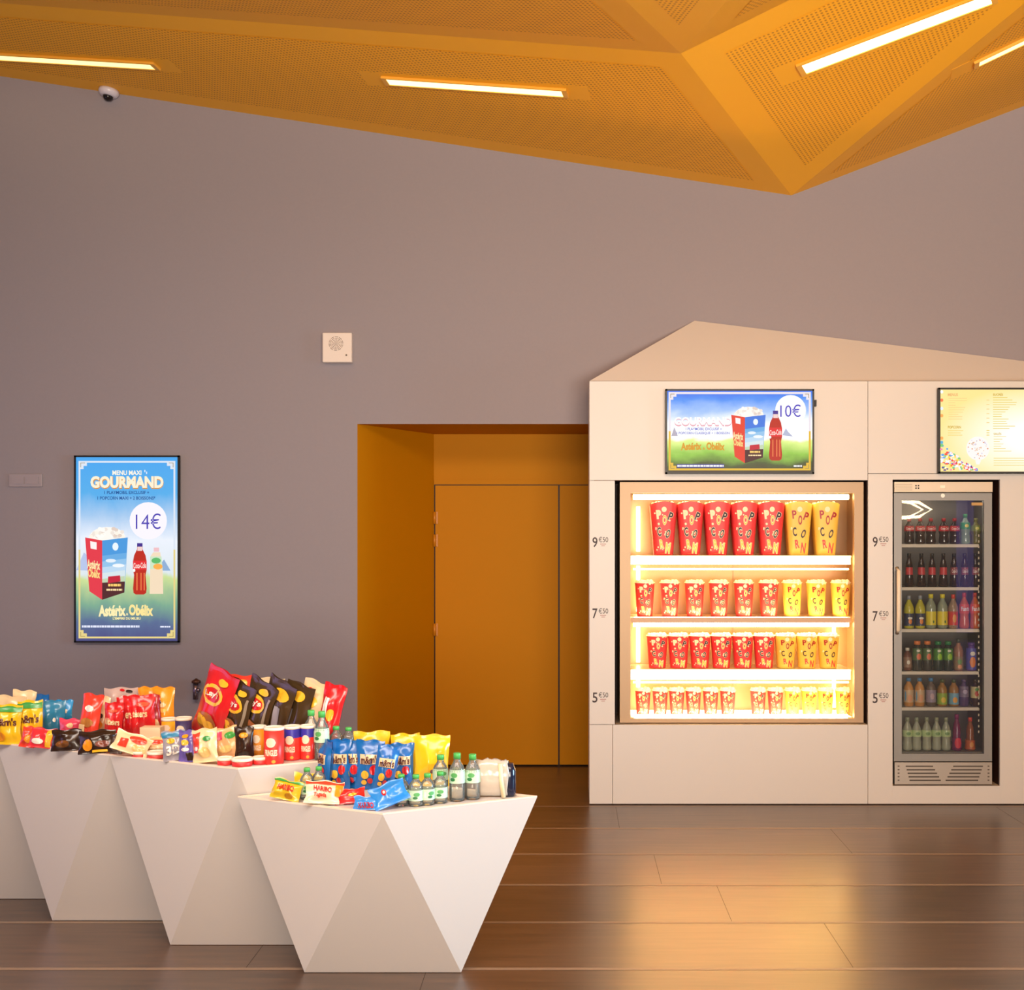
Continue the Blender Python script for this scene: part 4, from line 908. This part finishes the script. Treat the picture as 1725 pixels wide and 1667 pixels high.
bottle_at(742, 1340, 1271, .031, 'taller water bottle left of the other tall ones, behind the small bottles', group='tall green capped water bottles')
bottle_at(770, 1350, 1268, .031, 'middle tall water bottle with green cap and pale label', group='tall green capped water bottles')
bottle_at(796, 1347, 1270, .031, 'rightmost tall water bottle beside the clear plastic pack', group='tall green capped water bottles')
bottle_at(517, 1347, 1293, .027, 'small water bottle with dark green cap behind the yellow gummy bags', group='small green capped water bottles behind', small=True)
bottle_at(537, 1344, 1291, .027, 'small water bottle half hidden by the leftmost blue candy bag', group='small green capped water bottles behind', small=True)
bottle_at(524, 0, 1196, .031, 'tall water bottle on the taller counter right behind the last red crisp tube', 'hi', 'water bottles on the taller counter', dd=5.0)
bottle_at(542, 0, 1198, .031, 'tall water bottle on the taller counter, just right of the crisp tubes', 'hi', 'water bottles on the taller counter', dd=4.9)
bottle_at(566, 0, 1223, .029, 'shorter water bottle behind the blue bags, left of its twin', 'hi', 'water bottles on the taller counter', dd=4.99, small=True)
bottle_at(587, 0, 1225, .029, 'shorter water bottle behind the blue bags, next to the yellow bags', 'hi', 'water bottles on the taller counter', dd=5.04, small=True)
# clear pack with dark bottle end
d = 4.715; X0, X1 = (803-CX)*d/F, (856-CX)*d/F
t = thing('plastic_pack', 'clear plastic wrapped pack with a cream strip at the right end of the low counter', 'plastic pack', ((X0+X1)/2, d, h1)); o = ((X0+X1)/2, d, h1)
b = MB(); vs = []; fs = []; NX, NS = 12, 16; hz = H-(1277-CY)*d/F-h1
for i in range(NX+1):
    x = X0+(X1-X0)*i/NX
    for k in range(NS):
        a = 2*math.pi*k/NS; ry = .028; s_ = 1-.10*abs(i/NX-.4); e = 1+.06*math.sin(5*a+i*1.7)
        vs.append((x+.004*math.sin(3*a+i), d+ry*math.cos(a)*e, h1+.003+hz/2*s_+hz/2*s_*math.sin(a)*(1 if math.sin(a) < 0 else e*.97)))
for i in range(NX):
    for k in range(NS): fs.append((i*NS+k, i*NS+(k+1) % NS, (i+1)*NS+(k+1) % NS, (i+1)*NS+k))
fs += [tuple(range(NS)), tuple(NX*NS+k for k in range(NS))]
b.add(vs, fs, FILM, True); b.build('clear_wrap', t, o)
b = MB(); b.tube([(X1-.016, d-.034, h1+.006), (X1-.026, d-.040, h1+hz*.5), (X1-.030, d-.030, h1+hz*.9)], .009, mt('#efe0b4', .5), 8); b.build('paper_strip', t, o)
b = MB(); b.lathe([(.020, 0), (.026, .01), (.026, .1), (.015, .13)], mt('#1c2238', .12), 16, (X1+.004, d+.012, h1+.003)); b.build('dark_bottle', t, o)

# crisp tubes
def can(label, x, yb, yt, wpx, colr, tab='hi', band=None, short=False, dd=None, wname='PRINGLES', group='crisp tubes on the taller counter'):
    h_t = h2; d = dd or F*(H-h_t)/(yb-CY)+.03; r = wpx*d/F/2; h = H-(yt-CY)*d/F-h_t
    t = thing('crisp_tube' if not short else 'crisp_pot', label, 'crisp tube', ((x-CX)*d/F, d, h_t+.001), group)
    b = MB(); b.lathe([(r*.97, 0), (r, .003), (r, h-.012)], colr, 28)
    if band: b.lathe([(r*1.004, h*.66), (r*1.004, h-.012)], band, 28, cap=False)
    if not short:
        def cyl(a, z, off=1.012): return (r*off*math.sin(a), -r*off*math.cos(a), z)
        hh = h
        curved_disc(b, r*1.006, -.12, .55, hh*.60, hh*.13, mt('#f3dcc0', .5))
        b.text(wname, lambda u, v: cyl(-.78+1.35*u, hh*.24+hh*.17*v), mt('#f6e2c4', .5), .04)
        curved_disc(b, r*1.006, .2, .22, hh*.09, hh*.045, mt('#f2a030', .5))
    b.build('cardboard_tube', t)
    b = MB(); b.lathe([(r*1.03, h-.012), (r*1.05, h-.006), (r*1.03, h), (r*.9, h), (r*.88, h-.004)], mt('#f4ead8', .4), 28); b.build('lid', t)
can('orange crisp tube with white lid, leftmost of the tall tubes', 436, 1277, 1222, 24, mt('#e08a22', .35))
can('plain red crisp tube with white lid, largest and nearest of the tubes', 461.5, 1288, 1224, 33, mt('#e2332c', .35))
can('red crisp tube with a blue top band beside the plain red tube', 492, 1281, 1222, 28, mt('#e2332c', .35), band=mt('#3a36a8', .35))
can('red crisp tube with a blue top band beside the tall water bottles', 518.5, 1280, 1221, 25, mt('#e2332c', .35), band=mt('#3a36a8', .35))
pg = 'short red pots along the taller counter edge'
can('short red crisp pot, left one of the three near the counter corner', 379, 1290, 1275, 25, mt('#dd3030', .4), short=True, group=pg)
can('short red crisp pot, middle one of the three near the counter corner', 408, 1291.5, 1276, 34, mt('#dd3030', .4), short=True, group=pg)
can('short red crisp pot, right one of the three near the counter corner', 438.5, 1288.5, 1274, 25, mt('#dd3030', .4), short=True, group=pg)
can('short red pot farther left, beside the grey snack bag', 263, 1279, 1265, 29, mt('#c93a34', .4), short=True, group=pg)
can('short red pot farthest left on the taller counter', 234.5, 1277.5, 1264.5, 24, mt('#c93a34', .4), short=True, group=pg)
can('yellow crisp tube with white lid in front of the orange pouches', 285, 1252, 1209, 25, mt('#e8a828', .35), dd=5.38, group='tubes at the left')
can('dark blue crisp tube with white lid beside the biggest red crisp bag', 309, 1252, 1208, 27, mt('#3c3468', .35), dd=5.28, group='tubes at the left')

# big crisp bags
def lays(c_, chips=chip): return ([('q', .68, .35, .82, .8, G('#9a8c78', .15))] if c_ is blk else [])+[('e', -.05, .64, .66, .15, chip), ('e', -.05, .64, .52, .10, rd), ('t', "Lay's", -.46, .59, .36, .70, wh, .03), ('e', .0, .24, .7, .14, G('#a8622a')), ('e', -.3, .25, .36, .08, chips), ('e', .25, .20, .34, .08, chip), ('e', .3, .86, .3, .05, chip)]  # the tan strip on dark bags is a painted sheen
gl = 'large crisp bags leaning on the taller counter'
bag('crisp_bag', 'big red crisp bag leaning right, leftmost of the large crisp bags', 'crisp bag', 345, 1255, 386, 1142, 78, .052, rd, lays(rd), -.6, .08, group=gl)
bag('crisp_bag', 'dark brown crisp bag leaning against the big red crisp bag', 'crisp bag', 386, 1258, 418, 1160, 72, .044, blk, lays(blk), -.65, .06, group=gl)
bag('crisp_bag', 'dark brown crisp bag with a tilted yellow emblem in the middle of the leaning row', 'crisp bag', 420, 1260, 455, 1158, 72, .044, blk, lays(blk), -.65, .06, group=gl)
bag('crisp_bag', 'glossy black and silver crisp bag above the red crisp tube', 'crisp bag', 452, 1262, 487, 1156, 70, .044, blk, [('q', .1, .2, .5, .62, gry), ('e', .2, .8, .6, .09, chip)], -.65, .05, group=gl)
bag('crisp_bag', 'dark crisp bag with a yellow chip next to the cream bag', 'crisp bag', 482, 1264, 512, 1160, 62, .042, blk, [('e', .2, .82, .4, .08, chip), ('q', -.3, .2, 0, .6, gry)], -.5, .05, group=gl)
bag('crisp_bag', 'cream coloured crisp bag near the right end of the leaning row', 'crisp bag', 512, 1264, 541, 1157, 60, .046, crm, [('e', .1, .7, .3, .08, chip), ('e', -.2, .4, .3, .08, G('#e0b070')), ('e', -.4, .85, .2, .04, rd2)], -.45, .05, group=gl)
bag('crisp_bag', 'red and white crisp bag at the right end of the leaning row', 'crisp bag', 545, 1266, 567, 1156, 42, .06, rd, [('e', .2, .55, .3, .09, chip), ('q', -.6, .3, -.1, .8, wh), ('e', .1, .2, .4, .1, chip)], -.3, .05, d=5.06, group=gl)
bag('crisp_bag', 'cream and orange crisp bag peeping out behind the dark bags', 'crisp bag', 445, 1249, 452, 1143, 56, .04, crm, [('e', .5, .86, .4, .08, org), ('e', -.3, .8, .2, .1, gry)], .05, .02, d=5.33, group=gl)
bag('crisp_bag', 'small red crisp bag with a round yellow chip behind the biggest red bag', 'crisp bag', 398, 1248, 402, 1142, 54, .04, rd2, [('e', .3, .88, .3, .07, chip), ('e', -.1, .72, .3, .06, chip)], 0, .02, d=5.42, group=gl)
# small bags in front
gf = 'small snack bags at the front edge of the taller counter'
bag('snack_bag', 'grey snack bag lettered 3D at the front edge of the counter', 'snack bag', 295, 1285, 290, 1236, 38, .035, gry, [('t', '3D', -.65, .2, .6, .52, wh, .05), ('e', -.2, .66, .4, .09, chip), ('q', -1, .78, 1, .95, teal)], .2, .2, group=gf)
bag('snack_bag', 'purple and blue snack bag with a yellow top beside the grey bag', 'snack bag', 315, 1287, 311, 1235, 30, .035, G('#6a5aa8'), [('e', 0, .4, .5, .06, wh), ('e', .0, .62, .5, .09, chip), ('e', 0, .82, .4, .06, org), ('q', .2, .05, .9, .3, choc)], -.2, .15, group=gf)
bag('snack_bag', 'red and cream crisp bag with a green top in front of the brown bags', 'snack bag', 347, 1289, 340, 1234, 46, .045, crm, [('q', -.9, .3, -.25, .9, rd2), ('e', .1, .3, .5, .16, G('#e8c27a')), ('e', .35, .7, .35, .08, grn), ('e', -.55, .42, .25, .06, wh)], -.15, .15, group=gf)
bag('snack_bag', 'peach crisp bag with a green patch and pink label behind the red pots', 'snack bag', 384, 1283, 374, 1234, 46, .04, G('#e6b07c'), [('e', .5, .72, .4, .12, grn), ('q', -.7, .62, -.1, .9, pink), ('e', 0, .3, .5, .12, G('#e8c27a'))], .1, .2, group=gf)
bag('snack_bag', 'very dark snack bag standing left of the orange crisp tube', 'snack bag', 412, 1283, 410, 1228, 32, .04, choc, [('e', 0, .75, .5, .08, org)], .1, .12, group=gf)
# left group
ga = 'snack bags at the left of the taller counter'
md = lambda: [('t', "m&m's", -.8, .48, .8, .68, brn, 0), ('e', -.3, .2, .35, .12, org), ('q', -1, .82, 1, .95, grn)]
bag('candy_bag', 'yellow chocolate candy bag with green top cut off by the left edge', 'candy bag', 10, 1257, 12, 1190, 50, .05, yl, md(), .05, .05, group=ga)
bag('candy_bag', 'yellow chocolate candy bag with green top beside the blue bags', 'candy bag', 52, 1259, 50, 1188, 42, .05, yl, md(), .1, .05, d=5.3, group=ga)
bag('snack_bag', 'cream paper bag top sticking up behind the leftmost yellow bag', 'snack bag', 14, 1248, 20, 1180, 50, .04, crm, [], 0, .0, d=5.45, group=ga)
bag('snack_bag', 'taller cream paper bag behind the second yellow bag', 'snack bag', 36, 1246, 42, 1171, 38, .04, crm, [], .1, .0, d=5.5, group=ga)
bag('candy_bag', 'blue candy bag with dark folded top next to the yellow bag', 'candy bag', 68, 1250, 62, 1183, 40, .04, blu, [('e', .2, .4, .2, .08, G('#7aa8e8'))], -.2, .05, d=5.5, group=ga)
bag('candy_bag', 'teal blue candy bag in the middle of the blue group', 'candy bag', 88, 1250, 90, 1187, 40, .04, teal, [('e', .2, .5, .15, .06, wh)], .15, .05, d=5.42, group=ga)
bag('candy_bag', 'bright blue candy bag at the right of the blue group', 'candy bag', 106, 1249, 108, 1190, 28, .04, G('#2296d8'), [('e', .3, .7, .15, .06, wh)], .3, .05, d=5.5, group=ga)
bag('snack_bag', 'small pink and red packet behind the brown chocolate bags', 'snack bag', 116, 1254, 117, 1219, 36, .04, pink, [('e', .2, .7, .3, .12, crm)], 0, .1, d=5.38, group=ga)
bag('snack_bag', 'orange red snack bag lying beside the yellow bags at the counter edge', 'snack bag', 44, 1262, 48, 1229, 26, .035, rd2, [('e', .2, .4, .4, .2, org)], 0, .3, group=ga)
bag('snack_bag', 'red and yellow snack bag lying in front of the blue bags', 'snack bag', 68, 1264, 72, 1233, 42, .035, G('#d8303c'), [('q', .35, .05, .8, .95, chip), ('e', -.3, .3, .5, .14, wh)], .1, .35, group=ga)
bag('chocolate_bag', 'dark brown chocolate bag with a shiny edge, left of two at the edge', 'snack bag', 110, 1268, 108, 1234, 50, .04, choc, [('e', -.1, .3, .5, .16, G('#7a4a20'))], 0, .3, group=ga)
bag('chocolate_bag', 'dark brown chocolate bag with an orange round picture at the edge', 'snack bag', 163, 1273, 160, 1237, 62, .045, choc, [('e', -.45, .35, .3, .24, org), ('e', .4, .35, .4, .15, G('#7a4438')), ('q', -.2, .02, .6, .12, chip)], .05, .35, group=ga)
bag('snack_bag', 'small grey brown packet between the two dark chocolate bags and red bags', 'snack bag', 195, 1272, 197, 1240, 20, .03, G('#5a4a44'), [], .1, .3, group=ga)
bag('snack_bag', 'tall red snack bag at the left of the red group with golden bites', 'snack bag', 146, 1250, 155, 1172, 38, .045, rd2, [('e', 0, .7, .5, .07, wh), ('e', 0, .4, .6, .1, G('#b87a38')), ('q', -.9, .05, -.2, .35, crm)], -.2, .1, d=5.33, group=ga)
bag('snack_bag', 'cream and brown snack bag between the red bags', 'snack bag', 165, 1249, 168, 1178, 34, .045, crm, [('e', 0, .35, .6, .12, org), ('e', .3, .55, .3, .06, choc), ('q', -.8, .05, .8, .2, choc)], -.1, .08, d=5.4, group=ga)
bag('candy_bag', 'red chocolate ball bag nearest the front with cream lettering', 'candy bag', 190, 1252, 190, 1184, 34, .05, rd, [('t', 'Maltesers', -.8, .46, .85, .62, crm, -.04), ('e', -.3, .24, .3, .06, G('#c86a20')), ('e', .1, .8, .5, .04, G('#e05a40'))], -.1, .1, d=5.28, group='red chocolate ball bags')
bag('candy_bag', 'red chocolate ball bag second from the left of the red group', 'candy bag', 214, 1251, 212, 1177, 34, .05, rd, [('t', 'ers', .0, .5, .7, .64, crm, 0)], .1, .08, d=5.36, group='red chocolate ball bags')
bag('candy_bag', 'red chocolate ball bag third from the left, widest of the red group', 'candy bag', 240, 1251, 238, 1175, 44, .055, rd, [('t', 'tesers', -.7, .52, .5, .66, crm, 0), ('e', .1, .8, .5, .05, G('#e05a40'))], .15, .08, d=5.36, group='red chocolate ball bags')
bag('candy_bag', 'darker red bag at the right of the red group beside the white box', 'candy bag', 262, 1250, 254, 1178, 28, .045, G('#a8141c'), [('e', .3, .3, .4, .15, crm)], .25, .05, d=5.42, group='red chocolate ball bags')
bag('snack_bag', 'silver packet with brown spots behind the red bags', 'snack bag', 206, 1246, 204, 1167, 58, .035, G('#c8b0a8'), [('e', .5, .93, .2, .04, choc), ('e', .1, .94, .15, .03, rd)], 0, .0, d=5.52, group=ga)
bag('snack_pouch', 'orange standing pouch partly behind the red bags', 'snack pouch', 250, 1248, 249, 1166, 34, .04, org, [('e', .6, .3, .3, .1, wh)], 0, .0, d=5.5, group='orange pouches')
bag('snack_pouch', 'tallest orange standing pouch, right of its twin', 'snack pouch', 276, 1247, 276, 1163, 38, .045, org, [('e', 0, .66, .35, .05, crm), ('e', 0, .55, .5, .04, G('#f6c060')), ('q', -.4, .3, .4, .42, gry), ('e', -.15, .72, .12, .04, choc)], -.05, .0, d=5.46, group='orange pouches')
# cream box and spread of wafer packets
d = 5.24; t = thing('candy_box', 'small cream box with a red lettered edge in front of the red bags', 'candy box', ((256.5-CX)*d/F, d, H-(1248-CY)*d/F)); 
t.location.z = h2+.001
b = MB(); ww = 34*d/F/2; b.box(-ww, ww, -.03, .03, 0, .085, mt('#eed6b0', .45)); b.box(-ww*.2, ww*.9, -.0308, -.03, .022, .03, rd2); s = b.build('carton', t); bv = s.modifiers.new('b', 'BEVEL'); bv.width = .004; bv.segments = 2
bag('snack_bag', 'cream and red sweets packet lying flat at the counter edge', 'snack bag', 215, 1279, 225, 1250, 62, .035, crm, [('q', -.7, .2, -.2, .6, rd2), ('e', .3, .7, .5, .2, rd2), ('e', .5, .3, .4, .2, G('#f0bd7c'))], .1, .5, group=ga)
bag('snack_bag', 'peach coloured sweets packet behind the short red pots', 'snack bag', 262, 1273, 262, 1246, 50, .035, G('#efbf8a'), [('e', 0, .7, .6, .14, rd2), ('e', .2, .3, .5, .2, crm)], 0, .35, group=ga)
